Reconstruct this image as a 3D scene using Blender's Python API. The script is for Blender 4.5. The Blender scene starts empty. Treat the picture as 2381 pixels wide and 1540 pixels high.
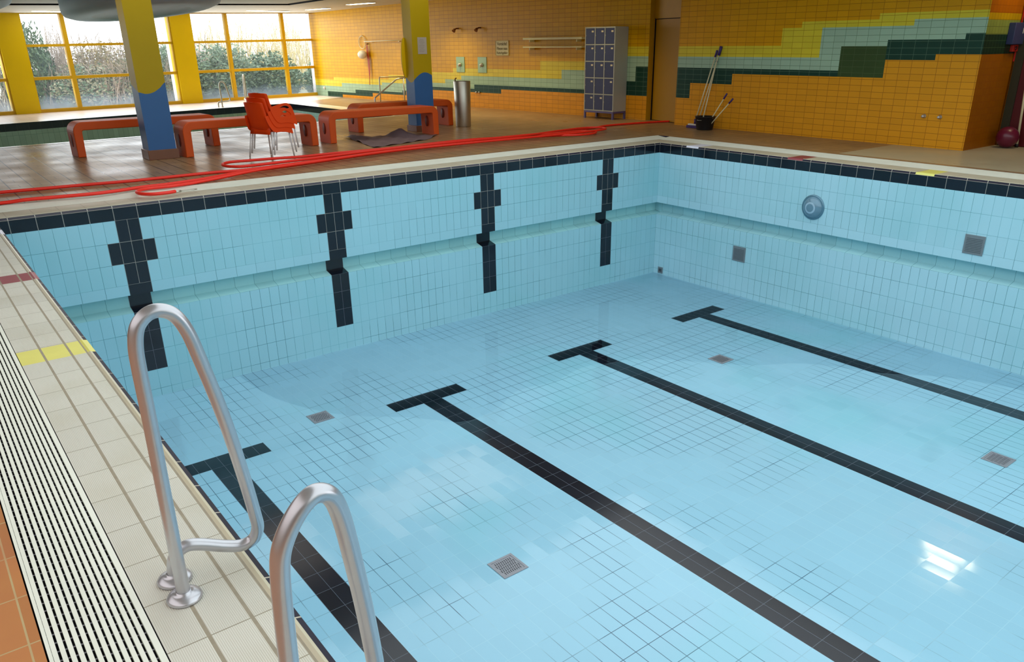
import bpy, bmesh, math, random
from mathutils import Vector, Matrix
random.seed(7)
PI = math.pi
SC = bpy.context.scene
COL = SC.collection

# ------------------------------------------------------------------ helpers
def lin(c):
    def f(v):
        v /= 255.0
        return v / 12.92 if v <= 0.04045 else ((v + 0.055) / 1.055) ** 2.4
    return (f(c[0]), f(c[1]), f(c[2]), 1.0)

class N:
    """tiny node-tree helper"""
    def __init__(s, name):
        s.m = bpy.data.materials.new(name); s.m.use_nodes = True
        s.t = s.m.node_tree; s.t.nodes.clear()
        s.out = s.t.nodes.new('ShaderNodeOutputMaterial')
    def n(s, typ, **kw):
        nd = s.t.nodes.new(typ)
        for k, v in kw.items(): setattr(nd, k, v)
        return nd
    def l(s, a, b): s.t.links.new(a, b)
    def val(s, sock, v):
        if hasattr(v, 'is_linked'): s.l(v, sock)
        else: sock.default_value = v
    def math(s, op, a, b=0.0, c=0.0):
        nd = s.n('ShaderNodeMath', operation=op)
        s.val(nd.inputs[0], a); s.val(nd.inputs[1], b); s.val(nd.inputs[2], c)
        return nd.outputs[0]
    def mix(s, fac, a, b):
        nd = s.n('ShaderNodeMix', data_type='RGBA')
        s.val(nd.inputs[0], fac); s.val(nd.inputs[6], a); s.val(nd.inputs[7], b)
        return nd.outputs[2]
    def ramp(s, fac, p0, p1):
        nd = s.n('ShaderNodeMapRange'); s.val(nd.inputs[0], fac)
        nd.inputs[1].default_value = p0; nd.inputs[2].default_value = p1
        return nd.outputs[0]
    def noise(s, scale, vec=None, detail=2.0):
        nd = s.n('ShaderNodeTexNoise'); nd.inputs['Scale'].default_value = scale
        nd.inputs['Detail'].default_value = detail
        if vec is not None: s.l(vec, nd.inputs['Vector'])
        return nd.outputs[0]
    def pos(s):
        g = s.n('ShaderNodeNewGeometry'); sp = s.n('ShaderNodeSeparateXYZ')
        s.l(g.outputs['Position'], sp.inputs[0])
        return g.outputs['Position'], sp.outputs
    def vec(s, x, y, z=0.0):
        nd = s.n('ShaderNodeCombineXYZ')
        s.val(nd.inputs[0], x); s.val(nd.inputs[1], y); s.val(nd.inputs[2], z)
        return nd.outputs[0]
    def bsdf(s, color, rough=0.5, metal=0.0, bump=None, bstr=0.2, bdist=0.01, spec=0.5, emis=None, estr=0.0):
        b = s.n('ShaderNodeBsdfPrincipled')
        s.val(b.inputs['Base Color'], color); s.val(b.inputs['Roughness'], rough)
        s.val(b.inputs['Metallic'], metal); s.val(b.inputs['Specular IOR Level'], spec)
        if bump is not None:
            bp = s.n('ShaderNodeBump'); bp.inputs['Strength'].default_value = bstr
            bp.inputs['Distance'].default_value = bdist
            s.l(bump, bp.inputs['Height']); s.l(bp.outputs[0], b.inputs['Normal'])
        if emis is not None:
            s.val(b.inputs['Emission Color'], emis); b.inputs['Emission Strength'].default_value = estr
        s.l(b.outputs[0], s.out.inputs[0])
        return b

def plain(name, c, rough=0.5, metal=0.0, var=0.08, scale=6.0, spec=0.5):
    k = N(name); p, _ = k.pos()
    nz = k.noise(scale, p, 3.0)
    a = lin(c); d = tuple(v * (1 - var) for v in a[:3]) + (1,); e = tuple(min(1, v * (1 + var)) for v in a[:3]) + (1,)
    k.bsdf(k.mix(nz, d, e), rough, metal, spec=spec)
    return k.m

def emit(name, c, strength):
    k = N(name); k.bsdf((0.8, 0.8, 0.8, 1), 0.5, emis=c, estr=strength); return k.m

def tile(name, c1, grout, bw, rh, u, v, mortar=0.003, var=0.06, rough=0.2, patch=None, offset=0.0, spec=0.5,
         dirt=None, rvar=0.0, tilt=0.0):
    """tiles laid on the axes u / v given as (axis letter or direction vector, offset); grout patch: (colour, lo, hi, scale)"""
    k = N(name); p, xyz = k.pos()
    def co(a):
        ax, off = a
        if isinstance(ax, str): s = xyz['xyz'.index(ax)]
        else:
            nd = k.n('ShaderNodeVectorMath', operation='DOT_PRODUCT'); k.l(p, nd.inputs[0]); nd.inputs[1].default_value = ax
            s = nd.outputs['Value']
        return k.math('SUBTRACT', s, off)
    br = k.n('ShaderNodeTexBrick'); br.offset = offset; br.offset_frequency = 2; br.squash = 1.0
    k.l(k.vec(co(u), co(v)), br.inputs['Vector'])
    a = lin(c1)
    br.inputs['Color1'].default_value = tuple(x * (1 - var) for x in a[:3]) + (1,)
    br.inputs['Color2'].default_value = tuple(min(1, x * (1 + var)) for x in a[:3]) + (1,)
    g = lin(grout)
    br.inputs['Mortar'].default_value = g
    br.inputs['Scale'].default_value = 1.0; br.inputs['Mortar Size'].default_value = mortar
    br.inputs['Mortar Smooth'].default_value = 0.15; br.inputs['Bias'].default_value = 0.0
    br.inputs['Brick Width'].default_value = bw; br.inputs['Row Height'].default_value = rh
    if patch:
        pc, lo, hi, sc = patch
        f = k.ramp(k.noise(sc, p, 3.0), lo, hi)
        k.l(k.mix(f, lin(pc), g), br.inputs['Mortar'])
    col = br.outputs[0]
    if dirt:
        dc, lo, hi, sc, amt = dirt
        f = k.math('MULTIPLY', k.ramp(k.noise(sc, p, 3.0), lo, hi), amt)
        col = k.mix(f, col, lin(dc))
    r = rough
    if rvar: r = k.math('ADD', rough, k.math('MULTIPLY', k.ramp(k.noise(1.1, p, 2.0), 0.35, 0.65), rvar))
    inv = k.math('SUBTRACT', 1.0, br.outputs[1])
    b = k.bsdf(col, r, bump=inv, bstr=0.25, bdist=0.002, spec=spec)
    if tilt:                       # every tile lies a little out of level
        ids = k.vec(k.math('FLOOR', k.math('DIVIDE', co(u), bw)), k.math('FLOOR', k.math('DIVIDE', co(v), rh)))
        wn = k.n('ShaderNodeTexWhiteNoise', noise_dimensions='3D'); k.l(ids, wn.inputs['Vector'])
        sb = k.n('ShaderNodeVectorMath', operation='SUBTRACT'); k.l(wn.outputs['Color'], sb.inputs[0]); sb.inputs[1].default_value = (.5, .5, .5)
        sc = k.n('ShaderNodeVectorMath', operation='SCALE'); k.l(sb.outputs[0], sc.inputs[0]); sc.inputs['Scale'].default_value = tilt
        ge = k.n('ShaderNodeNewGeometry'); ad = k.n('ShaderNodeVectorMath', operation='ADD'); k.l(ge.outputs['Normal'], ad.inputs[0]); k.l(sc.outputs[0], ad.inputs[1])
        no = k.n('ShaderNodeVectorMath', operation='NORMALIZE'); k.l(ad.outputs[0], no.inputs[0])
        bpn = [n_ for n_ in k.t.nodes if n_.type == 'BUMP'][0]; k.l(no.outputs[0], bpn.inputs['Normal'])
    return k.m

class MB:
    """collects geometry with material indices, links it as ONE mesh object"""
    def __init__(s): s.bm = bmesh.new(); s.mats = []
    def mi(s, m):
        if m not in s.mats: s.mats.append(m)
        return s.mats.index(m)
    def face(s, pts, m, smooth=False):
        f = s.bm.faces.new([s.bm.verts.new(p) for p in pts]); f.material_index = s.mi(m); f.smooth = smooth
        return f
    def box(s, lo, hi, m, bev=0.0, M=None, seg=2):
        x0, y0, z0 = lo; x1, y1, z1 = hi
        vs = [s.bm.verts.new(p) for p in ((x0,y0,z0),(x1,y0,z0),(x1,y1,z0),(x0,y1,z0),(x0,y0,z1),(x1,y0,z1),(x1,y1,z1),(x0,y1,z1))]
        fs = [s.bm.faces.new([vs[i] for i in q]) for q in ((0,3,2,1),(4,5,6,7),(0,1,5,4),(1,2,6,5),(2,3,7,6),(3,0,4,7))]
        k = s.mi(m)
        for f in fs: f.material_index = k
        if bev > 0:
            es = list({e for f in fs for e in f.edges})
            r = bmesh.ops.bevel(s.bm, geom=es, offset=bev, segments=seg, profile=0.5, affect='EDGES')
            for f in r['faces']: f.material_index = k; f.smooth = True
            vs = list({v for f in fs if f.is_valid for v in f.verts} | {v for f in r['faces'] for v in f.verts})
        if M is not None: bmesh.ops.transform(s.bm, matrix=M, verts=[v for v in vs if v.is_valid])
        return vs
    def tube(s, pts, r, m, seg=12, caps=True, closed=False):
        pts = [Vector(p) for p in pts]; n = len(pts); rings = []
        rad = r if isinstance(r, (list, tuple)) else [r] * n
        up = None
        for i, p in enumerate(pts):
            if closed: t = pts[(i + 1) % n] - pts[i - 1]
            else: t = pts[min(i + 1, n - 1)] - pts[max(i - 1, 0)]
            t.normalize()
            if up is None:
                up = Vector((0, 0, 1)) if abs(t.z) < 0.9 else Vector((1, 0, 0))
            a = (up - t * up.dot(t)).normalized(); b = t.cross(a); up = a
            rings.append([s.bm.verts.new(p + (a * math.cos(2*PI*j/seg) + b * math.sin(2*PI*j/seg)) * rad[i]) for j in range(seg)])
        k = s.mi(m)
        for i in range(n if closed else n - 1):
            A, B = rings[i], rings[(i + 1) % n]
            for j in range(seg):
                f = s.bm.faces.new((A[j], A[(j+1)%seg], B[(j+1)%seg], B[j])); f.material_index = k; f.smooth = True
        if caps and not closed:
            f = s.bm.faces.new(list(reversed(rings[0]))); f.material_index = k
            f = s.bm.faces.new(rings[-1]); f.material_index = k
    def lathe(s, prof, m, seg=32, c=(0, 0, 0), axis='z', sx=1.0, sy=1.0, M=None):
        """prof: list of (r, h[, material])"""
        rings = []
        new = []
        for q in prof:
            r, h = q[0], q[1]
            if r < 1e-6:
                rings.append([s.bm.verts.new((0, 0, h))]); new += rings[-1]; continue
            rings.append([s.bm.verts.new((r*sx*math.cos(2*PI*j/seg), r*sy*math.sin(2*PI*j/seg), h)) for j in range(seg)]); new += rings[-1]
        for i in range(len(prof) - 1):
            A, B = rings[i], rings[i+1]
            k = s.mi(prof[i+1][2] if len(prof[i+1]) > 2 else m)
            for j in range(seg):
                j2 = (j+1) % seg
                if len(A) == 1 and len(B) == 1: continue
                if len(A) == 1: f = s.bm.faces.new((A[0], B[j], B[j2]))
                elif len(B) == 1: f = s.bm.faces.new((A[j], A[j2], B[0]))
                else: f = s.bm.faces.new((A[j], A[j2], B[j2], B[j]))
                f.material_index = k; f.smooth = True
        T = Matrix.Translation(c)
        if axis == 'x': T = T @ Matrix.Rotation(PI/2, 4, 'Y')
        if axis == '-x': T = T @ Matrix.Rotation(-PI/2, 4, 'Y')
        if axis == 'y': T = T @ Matrix.Rotation(-PI/2, 4, 'X')
        if M is not None: T = M @ T
        bmesh.ops.transform(s.bm, matrix=T, verts=new)
    def grid(s, us, vs, P, matf, flip=False):
        """rectangles between the sorted cuts us x vs; P(u,v)->point; matf(uc,vc)->material or None"""
        us = sorted(set(us)); vs = sorted(set(vs))
        V = {}
        def g(i, j):
            if (i, j) not in V: V[i, j] = s.bm.verts.new(P(us[i], vs[j]))
            return V[i, j]
        for i in range(len(us) - 1):
            for j in range(len(vs) - 1):
                m = matf((us[i] + us[i+1]) / 2, (vs[j] + vs[j+1]) / 2)
                if m is None: continue
                q = [g(i, j), g(i+1, j), g(i+1, j+1), g(i, j+1)]
                if flip: q.reverse()
                f = s.bm.faces.new(q); f.material_index = s.mi(m)
    def build(s, name, parent=None, label=None, normals=True, **props):
        me = bpy.data.meshes.new(name)
        if normals: bmesh.ops.recalc_face_normals(s.bm, faces=s.bm.faces[:])
        s.bm.to_mesh(me); s.bm.free()
        for m in s.mats: me.materials.append(m)
        o = bpy.data.objects.new(name, me); COL.objects.link(o)
        if parent is not None: o.parent = parent
        if label: o['label'] = label
        for k, v in props.items(): o[k] = v
        return o

def thing(name, label, cat, loc=(0, 0, 0), rz=0.0, group=None):
    o = bpy.data.objects.new(name, None); COL.objects.link(o)
    o.empty_display_size = 0.1
    o.location = loc; o.rotation_euler = (0, 0, rz); o['label'] = label; o['category'] = cat
    if group: o['group'] = group
    return o

def kids(o): return [c for c in bpy.data.objects if c.parent == o]

def copy_tree(o, parent=None):
    c = o.copy(); COL.objects.link(c); c.parent = parent
    for ch in kids(o): copy_tree(ch, c)
    return c

def struct(mb, name, **kw): return mb.build(name, kind='structure', **kw)

def poly2d(name, loops, depth, m, parent=None, M=None, bev=0.0, res=1):
    """flat outline(s) (holes allowed) extruded by depth, as a mesh: filled 2D curve turned into a mesh"""
    cu = bpy.data.curves.new(name + '_c', 'CURVE'); cu.dimensions = '2D'; cu.fill_mode = 'BOTH'
    cu.extrude = depth / 2; cu.bevel_depth = bev; cu.bevel_resolution = res; cu.offset = -bev
    for L in loops:
        sp = cu.splines.new('POLY'); sp.points.add(len(L) - 1)
        for p, q in zip(sp.points, L): p.co = (q[0], q[1], 0, 1)
        sp.use_cyclic_u = True
    return curve_mesh(name, cu, m, parent, M)

def curve_mesh(name, cu, m, parent=None, M=None):
    t = bpy.data.objects.new(name + '_t', cu); COL.objects.link(t)
    dg = bpy.context.evaluated_depsgraph_get(); dg.update()
    me = bpy.data.meshes.new_from_object(t.evaluated_get(dg))
    bpy.data.objects.remove(t); bpy.data.curves.remove(cu)
    me.name = name
    if M is not None: me.transform(M)
    me.materials.clear(); me.materials.append(m)
    o = bpy.data.objects.new(name, me); COL.objects.link(o)
    if parent is not None: o.parent = parent
    return o

def text(name, body, size, m, parent, M, extrude=0.0005):
    cu = bpy.data.curves.new(name + '_c', 'FONT'); cu.body = body; cu.size = size
    cu.align_x = 'CENTER'; cu.align_y = 'CENTER'; cu.extrude = extrude; cu.offset = size * 0.02
    return curve_mesh(name, cu, m, parent, M)

def spline(pts, n=8, closed=False):
    P = [Vector(p) for p in pts]; out = []
    N_ = len(P)
    for i in range(N_ if closed else N_ - 1):
        if closed: a, b, c, d = P[i-1], P[i], P[(i+1) % N_], P[(i+2) % N_]
        else: a, b, c, d = P[max(i-1, 0)], P[i], P[i+1], P[min(i+2, N_-1)]
        for k in range(n):
            t = k / n
            out.append(0.5 * ((2*b) + (c-a)*t + (2*a-5*b+4*c-d)*t*t + (3*b-a-3*c+d)*t**3))
    if not closed: out.append(P[-1])
    return out

# ------------------------------------------------------------------ camera
C = Vector((-0.63463631, -9.71635277, 1.66895074))
ya, pi_, ro = math.radians(38.01404586), math.radians(-22.19271282), math.radians(-0.54048234)
f = Vector((math.sin(ya)*math.cos(pi_), math.cos(ya)*math.cos(pi_), math.sin(pi_)))
r = f.cross(Vector((0, 0, 1))).normalized(); u = r.cross(f)
r2 = r*math.cos(ro) + u*math.sin(ro); u2 = -r*math.sin(ro) + u*math.cos(ro)
cd = bpy.data.cameras.new('camera'); cam = bpy.data.objects.new('camera', cd); COL.objects.link(cam)
M = Matrix.Identity(4)
for i in range(3):
    M[i][0], M[i][1], M[i][2], M[i][3] = r2[i], u2[i], -f[i], C[i]
cam.matrix_world = M
cd.sensor_fit = 'HORIZONTAL'; cd.sensor_width = 36.0
cd.lens = 1818.34941173 * 36.0 / 2381.0
cd.shift_x = -32.96483894 / 2381.0; cd.shift_y = 74.64353963 / 2381.0
cd.clip_start = 0.05; cd.clip_end = 300
SC.camera = cam
SC.view_settings.view_transform = 'Standard'
SC.view_settings.exposure = 0.0

# ------------------------------------------------------------------ levels and wall planes
ZD = 0.07                                   # deck level; 0 = top of the dark tile band
PF = -2.304                                 # basin floor
LW0, LW1 = Vector((11.55, 17.7)), Vector((12.75, 3.0))
LWt = (LW1 - LW0).normalized(); LWn = Vector((LWt.y, -LWt.x))       # towards the room
if LWn.x > 0: LWn = -LWn
WW0, WW1 = Vector((2.56, 15.7)), Vector((11.65, 17.7))
WWt = (WW1 - WW0).normalized(); WWn = Vector((WWt.y, -WWt.x))
if WWn.y > 0: WWn = -WWn
def LWp(s, z, o=0.0):
    q = LW0 + LWt * s + LWn * o; return Vector((q.x, q.y, z))
def RWp(s, z, o=0.0): return Vector((12.45 - o, 1.95 - s, z))
def WWp(s, z, o=0.0):
    q = WW0 + WWt * s + WWn * o; return Vector((q.x, q.y, z * (1 + 0.0085 * s)))
def ceilz(x, y): return 2.71 + 0.024 * (x - 11.6) - 0.0146 * (y - 17.7)

# ------------------------------------------------------------------ materials
BLUE, BLUEG = (158, 208, 220), (70, 122, 138)
NAVY, NAVYG = (20, 25, 36), (150, 146, 138)
pt = ((128, 184, 200), 0.40, 0.56, 0.9)
stain = ((112, 192, 198), 0.45, 0.7, 0.5, 0.3)
def wallset(ax, tag):
    BLUE = (158, 208, 222) if ax == 'x' else (178, 222, 236)  # side wall tiles paler: brighter light on that wall put into the colour
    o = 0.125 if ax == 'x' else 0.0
    return dict(
        up=tile('blue_wall_tile_up_'+tag, BLUE, BLUEG, .125, .25, (ax, 0), ('z', -.125), .0021, .02, .16, pt, dirt=stain),
        h=tile('blue_wall_tile_flat_'+tag, BLUE, BLUEG, .25, 5, (ax, o), ('z', -2.5), .0022, .02, .16, pt),
        lo=tile('blue_wall_tile_low_'+tag, BLUE, BLUEG, .125, .25, (ax, 0), ('z', -1.212), .0024, .02, .16,
                ((124, 182, 198), 0.44, 0.56, 1.3), dirt=stain),
        band=tile('navy_band_tile_'+tag, NAVY, NAVYG, .25, 5, (ax, o), ('z', -2.5), .0038, .25, .15),
        nup=tile('navy_wall_tile_'+tag, NAVY, NAVYG, .125, .25, (ax, 0), ('z', -.125), .0028, .25, .15),
        nlo=tile('navy_wall_tile_low_'+tag, NAVY, (96, 96, 108), .125, .25, (ax, 0), ('z', -1.212), .0022, .25, .15),
        nh=tile('navy_wall_tile_flat_'+tag, NAVY, NAVYG, .25, 5, (ax, o), ('z', -2.5), .002, .25, .15))
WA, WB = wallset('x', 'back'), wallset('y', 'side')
M_niche = tile('niche_tile', (160, 212, 216), BLUEG, .25, 5, ('x', .125), ('z', -2.5), .0018, .05, .2)
M_nicheB = tile('niche_tile_side', (168, 216, 224), BLUEG, .25, 5, ('y', 0), ('z', -2.5), .0018, .05, .2)
M_bfloor = tile('basin_floor_tile', (152, 201, 223), (60, 90, 114), .125, .25, ('x', 0), ('y', -2.02), .003, .018, .09,
                ((162, 208, 227), 0.44, 0.56, 0.75), dirt=((108, 200, 206), 0.52, 0.75, 0.45, 0.35), tilt=.03)
M_nfloor = tile('navy_floor_tile', NAVY, (92, 100, 112), .125, .25, ('x', 0), ('y', -2.02), .002, .2, .16)
CREAM = (220, 218, 206)
M_copA = tile('cream_coping_back', (198, 192, 170), (138, 134, 116), .25, 50, ('x', .125), ('y', -25), .0022, .05, .4)
M_copS = tile('cream_coping_side', (198, 192, 170), (138, 134, 116), .258, 50, ('y', .075), ('x', -25), .0022, .05, .4)
def ribbed(name, c):
    k = N(name); p, xyz = k.pos()
    w = k.n('ShaderNodeTexWave', wave_type='BANDS', bands_direction='X'); k.l(p, w.inputs['Vector'])
    w.inputs['Scale'].default_value = 52.0; w.inputs['Distortion'].default_value = 0.0
    br = k.n('ShaderNodeTexBrick'); br.offset = 0.0
    k.l(k.vec(k.math('SUBTRACT', xyz[1], .075), k.math('ADD', xyz[0], 25.0)), br.inputs['Vector'])
    a = lin(c)
    br.inputs['Color1'].default_value = tuple(x*.95 for x in a[:3]) + (1,); br.inputs['Color2'].default_value = tuple(min(1, x*1.05) for x in a[:3]) + (1,)
    br.inputs['Mortar'].default_value = lin((150, 142, 122)); br.inputs['Scale'].default_value = 1.0
    br.inputs['Mortar Size'].default_value = .0022; br.inputs['Brick Width'].default_value = .258; br.inputs['Row Height'].default_value = 60.0
    fac = k.math('MULTIPLY', k.math('SUBTRACT', 1.0, w.outputs[1]), 0.22)
    col = k.mix(fac, br.outputs[0], lin((150, 140, 116)))
    col = k.mix(k.math('MULTIPLY', k.ramp(k.noise(2.5, p), .45, .75), .3), col, lin((188, 180, 152)))
    k.bsdf(col, .5, bump=w.outputs[1], bstr=.5, bdist=.002); return k.m
M_copL = ribbed('ribbed_cream_coping', CREAM)
M_red, M_yel, M_whi = plain('maroon_marker_tile', (146, 60, 68), .4), plain('yellow_marker_tile', (232, 226, 118), .4), plain('white_marker_tile', (226, 226, 240), .4)
M_grt = plain('wide_grey_grout', (158, 148, 128), .8, 0, .18, 40)
M_lipL = plain('cream_roll_edge', (206, 198, 172), .35)
M_grate = plain('white_grate_plastic', (238, 240, 226), .4)
M_rod = plain('grey_violet_rod', (176, 172, 196), .5)
M_trough = plain('dark_trough', (34, 26, 52), .8)

# deck tiles: brown, long joints along y with short staggered joints between
def deckmat():
    k = N('brown_deck_tile'); p, xyz = k.pos()
    b1 = k.n('ShaderNodeTexBrick'); b1.offset = 0.0; k.l(k.vec(k.math('SUBTRACT', xyz[0], .382), k.math('ADD', xyz[1], 40)), b1.inputs['Vector'])
    b2 = k.n('ShaderNodeTexBrick'); b2.offset = 0.5; k.l(k.vec(k.math('SUBTRACT', xyz[0], .264), k.math('ADD', xyz[1], 40)), b2.inputs['Vector'])
    for b, w, h, ms in ((b1, .2372, 100., .008), (b2, .2372, .237, .004)):
        b.inputs['Scale'].default_value = 1; b.inputs['Brick Width'].default_value = w; b.inputs['Row Height'].default_value = h
        b.inputs['Mortar Size'].default_value = ms; b.inputs['Mortar Smooth'].default_value = .2
    a = lin((162, 130, 94))
    b2.inputs['Color1'].default_value = tuple(x*.9 for x in a[:3]) + (1,); b2.inputs['Color2'].default_value = tuple(x*1.1 for x in a[:3]) + (1,)
    b2.inputs['Mortar'].default_value = lin((88, 68, 48))
    col = k.mix(b1.outputs[1], b2.outputs[0], lin((48, 36, 28)))
    nz = k.ramp(k.noise(.9, p, 3.0), .35, .7)
    col = k.mix(k.math('MULTIPLY', nz, .35), col, lin((140, 110, 84)))
    # reflected passage light put into the colour as lighter grey-beige tiles on the right
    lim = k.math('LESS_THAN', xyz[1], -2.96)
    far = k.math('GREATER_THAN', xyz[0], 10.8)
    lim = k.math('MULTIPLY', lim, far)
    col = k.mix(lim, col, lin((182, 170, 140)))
    rg = k.math('ADD', .27, k.math('MULTIPLY', k.ramp(k.noise(1.4, p, 2.0), .3, .7), .14))
    k.bsdf(col, rg, bump=k.math('SUBTRACT', 1.0, b1.outputs[1]), bstr=.25, bdist=.003, spec=.22)
    return k.m
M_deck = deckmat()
M_far = tile('far_deck_tile_glare', (232, 214, 202), (200, 178, 164), .25, .25, ('x', 0), ('y', -50), .004, .05, .3)  # far deck paled, window glare is put into the tile colour
M_deckn = tile('terracotta_deck_tile', (190, 128, 76), (196, 178, 130), .25, .26, ('x', -.67), ('y', -6.63), .003, .12, .35,
               dirt=((184, 112, 76), .4, .7, 3.0, .5))
def wtile(name, c, u, grout=None, gl=.33):
    g = grout or tuple(int(v * .72) for v in c)
    return tile(name, c, g, .2 if u[2] is None else u[2], .0975, (u[0], u[1]), ('z', .0), .0035, .05, gl, spec=.16)
YO, YY, TE, DG, LO = (224, 158, 6), (226, 206, 56), (168, 198, 172), (32, 66, 54), (226, 154, 34)
uR, uL = ('y', .02, .2035), ((LWt.x, LWt.y, 0.0), 1.0, .2035)
WT = {}
for tg, uu in (('R', uR), ('L', uL)):
    WT[tg] = dict(o=wtile('orange_wall_tile_'+tg, YO if tg == 'R' else (218, 164, 2), uu, (166, 106, 4)), y=wtile('yellow_wall_tile_'+tg, YY, uu, (176, 140, 30)),
                  t=wtile('pale_teal_wall_tile_'+tg, TE, uu, (112, 140, 112)), d=wtile('dark_green_wall_tile_'+tg, DG, uu, (84, 112, 92)),
                  p=wtile('apricot_wall_tile_'+tg, LO, uu, (166, 102, 26)))
WT['R']['g'] = wtile('olive_wall_tile', (62, 82, 46), uR, (80, 96, 62))
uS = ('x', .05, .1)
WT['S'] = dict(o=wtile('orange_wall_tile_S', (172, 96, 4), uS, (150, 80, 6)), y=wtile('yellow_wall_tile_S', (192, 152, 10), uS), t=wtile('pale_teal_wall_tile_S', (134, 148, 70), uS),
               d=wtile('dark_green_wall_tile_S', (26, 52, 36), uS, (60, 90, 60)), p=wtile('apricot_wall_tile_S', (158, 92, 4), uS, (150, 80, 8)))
M_yel_paint = plain('yellow_gloss_paint', (240, 206, 2), .45, 0, .05, 2, spec=.3)
M_frame = plain('yellow_frame_paint', (222, 178, 26), .4, 0, .05, 3)
M_pil_paint = plain('yellow_paint_shaded', (190, 164, 2), .45, 0, .06, 2, spec=.25)  # pier yellow darkened, backlit shade of the pillars put into the colour
M_blue_paint = plain('blue_paint', (46, 104, 168), .4, 0, .06, 4)
M_plinth = plain('brown_plinth_tile', (124, 82, 60), .35)
M_ceil = plain('ceiling_paint', (196, 190, 172), .7, 0, .05, 1.5)
M_dark = plain('dark_gap', (30, 28, 34), .9)
M_wallw = plain('plain_cream_wall', (212, 204, 184), .7)
M_steel = plain('brushed_steel', (196, 196, 202), .3, .78, .05, 30)
M_steelm = plain('satin_steel', (206, 202, 190), .4, 1.0, .08, 12)
M_alu = plain('aluminium_leg', (224, 224, 226), .35, .1, .04)
M_orange = plain('orange_plastic', (240, 74, 14), .42, 0, .05, 8, spec=.3)
M_bench = plain('terracotta_fibreglass', (222, 90, 28), .45, 0, .08, 5, spec=.3)
M_hole = plain('bench_hole_dark', (128, 40, 14), .6)
M_hose = plain('red_hose_rubber', (246, 44, 26), .4, 0, .06, 20)
M_mat = plain('grey_brown_sheet', (116, 100, 106), .6, 0, .2, 6)
M_lkb = plain('grey_locker_metal', (176, 178, 168), .45, 0, .04, 4)
M_lkd = plain('navy_locker_door', (50, 56, 94), .4, 0, .1, 6)
M_lkbase = plain('violet_blue_steel', (92, 84, 132), .45)
M_plate = plain('cream_plate', (214, 204, 176), .5)
M_white = plain('white_plastic', (230, 226, 214), .4)
M_shelf = plain('cream_shelf', (222, 214, 158), .5)
M_black = plain('black_plastic', (22, 22, 26), .45)
M_purple = plain('purple_plastic', (62, 40, 110), .45)
M_pole = plain('cream_pole', (226, 216, 176), .4)
M_teal = plain('pale_green_panel', (152, 186, 146), .4)
M_brown = plain('bronze_metal', (112, 64, 20), .4, .5)
M_print = plain('grey_brown_print', (112, 100, 48), .7)
M_sign = plain('cream_sign', (226, 214, 152), .5)
M_paper = plain('grey_white_paper', (190, 182, 168), .8)
M_maroon = plain('maroon_paint', (92, 16, 24), .4)
M_redp = plain('red_paint', (190, 40, 24), .4)
M_ball = plain('burgundy_rubber', (104, 22, 50), .3)
M_bluebox = plain('slate_blue_box', (56, 62, 104), .5)
M_jamb = plain('dark_green_jamb', (48, 46, 26), .5)
M_door = plain('ochre_door', (176, 128, 2), .55, 0, .06, 2)
M_doorw = plain('ochre_jamb', (188, 138, 4), .55)
M_gg = plain('grey_grate_metal', (150, 152, 160), .45, .3, .15, 30)
M_canopy = plain('grey_canopy', (206, 230, 255), .6, 0, .06, 1.5)
M_canopy2 = plain('grey_canopy_centre', (196, 214, 232), .6, 0, .08, 1.5)
M_lampglow = emit('warm_lamp_diffuser', (1.0, .86, .5, 1), 14.0)
M_lamprim = plain('lamp_rim', (216, 206, 170), .5)

# ------------------------------------------------------------------ the basin
YE = -25.0
lanes = (1.25, 3.75, 6.25, 8.75)
def lane_bar(x, w=.125): return any(abs(x - c) < w for c in lanes)
xc = [0, 10] + [c + d for c in lanes for d in (-.25, -.125, .125, .25)]
zA = [-.125, -.375, -.625, -.875, -1.0]
zlo = [-1.212, -1.962, PF]
mb = MB()
def mA(x, z):
    if z > -.125: return WA['band']
    if z > -.875:
        if lane_bar(x) or (-.625 < z < -.375 and lane_bar(x, .25)): return WA['nup']
        return WA['up']
    if z > -1.0: return WA['nh'] if lane_bar(x) else WA['h']
    return WA['nlo'] if lane_bar(x) and z > -1.962 else WA['lo']
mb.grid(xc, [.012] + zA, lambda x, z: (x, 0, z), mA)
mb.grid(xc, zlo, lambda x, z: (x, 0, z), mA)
nm = lambda x, z: WA['nh'] if lane_bar(x) else M_niche
xn = xc + [-.15, 10.15]
mb.grid(xn, [0, .15], lambda x, y: (x, y, -1.0), nm)                       # niche soffit
mb.grid(xn, [-1.26, -1.0], lambda x, z: (x, .15, z), nm)                  # niche back
mb.grid(xn, [0, .15], lambda x, y: (x, y, -1.212 + y * .037 / .15), nm)    # sloping shelf
struct(mb, 'wall_basin_back', normals=False)
mb = MB()
ys = [YE, 0]
mB = lambda y, z: WB['band'] if z > -.125 else WB['up'] if z > -.875 else WB['h'] if z > -1 else WB['lo']
for X, sg, nmn in ((10.0, 1, 'wall_basin_right'), (0.0, -1, 'wall_basin_left')):
    mb = MB()
    mb.grid(ys, [.012] + zA, lambda y, z: (X, y, z), mB)
    mb.grid(ys, zlo, lambda y, z: (X, y, z), mB)
    nb = lambda a, b: M_nicheB
    e = 0.0
    mb.grid([YE, e], [0, .15], lambda y, o: (X + sg*o, y, -1.0), nb)
    mb.grid([YE, .15], [-1.26, -1.0], lambda y, z: (X + sg*.15, y, z), nb)
    mb.grid([YE, e], [0, .15], lambda y, o: (X + sg*o, y, -1.212 + o*.037/.15), nb)
    struct(mb, nmn, normals=False)
mb = MB()
mb.grid([0, 10], [PF, .012], lambda x, z: (x, YE, z), lambda a, b: WA['lo'])
struct(mb, 'wall_basin_front')
mb = MB()
fx = [0, 10] + [c + d for c in lanes for d in (-.5, -.125, .125, .5)]
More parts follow.
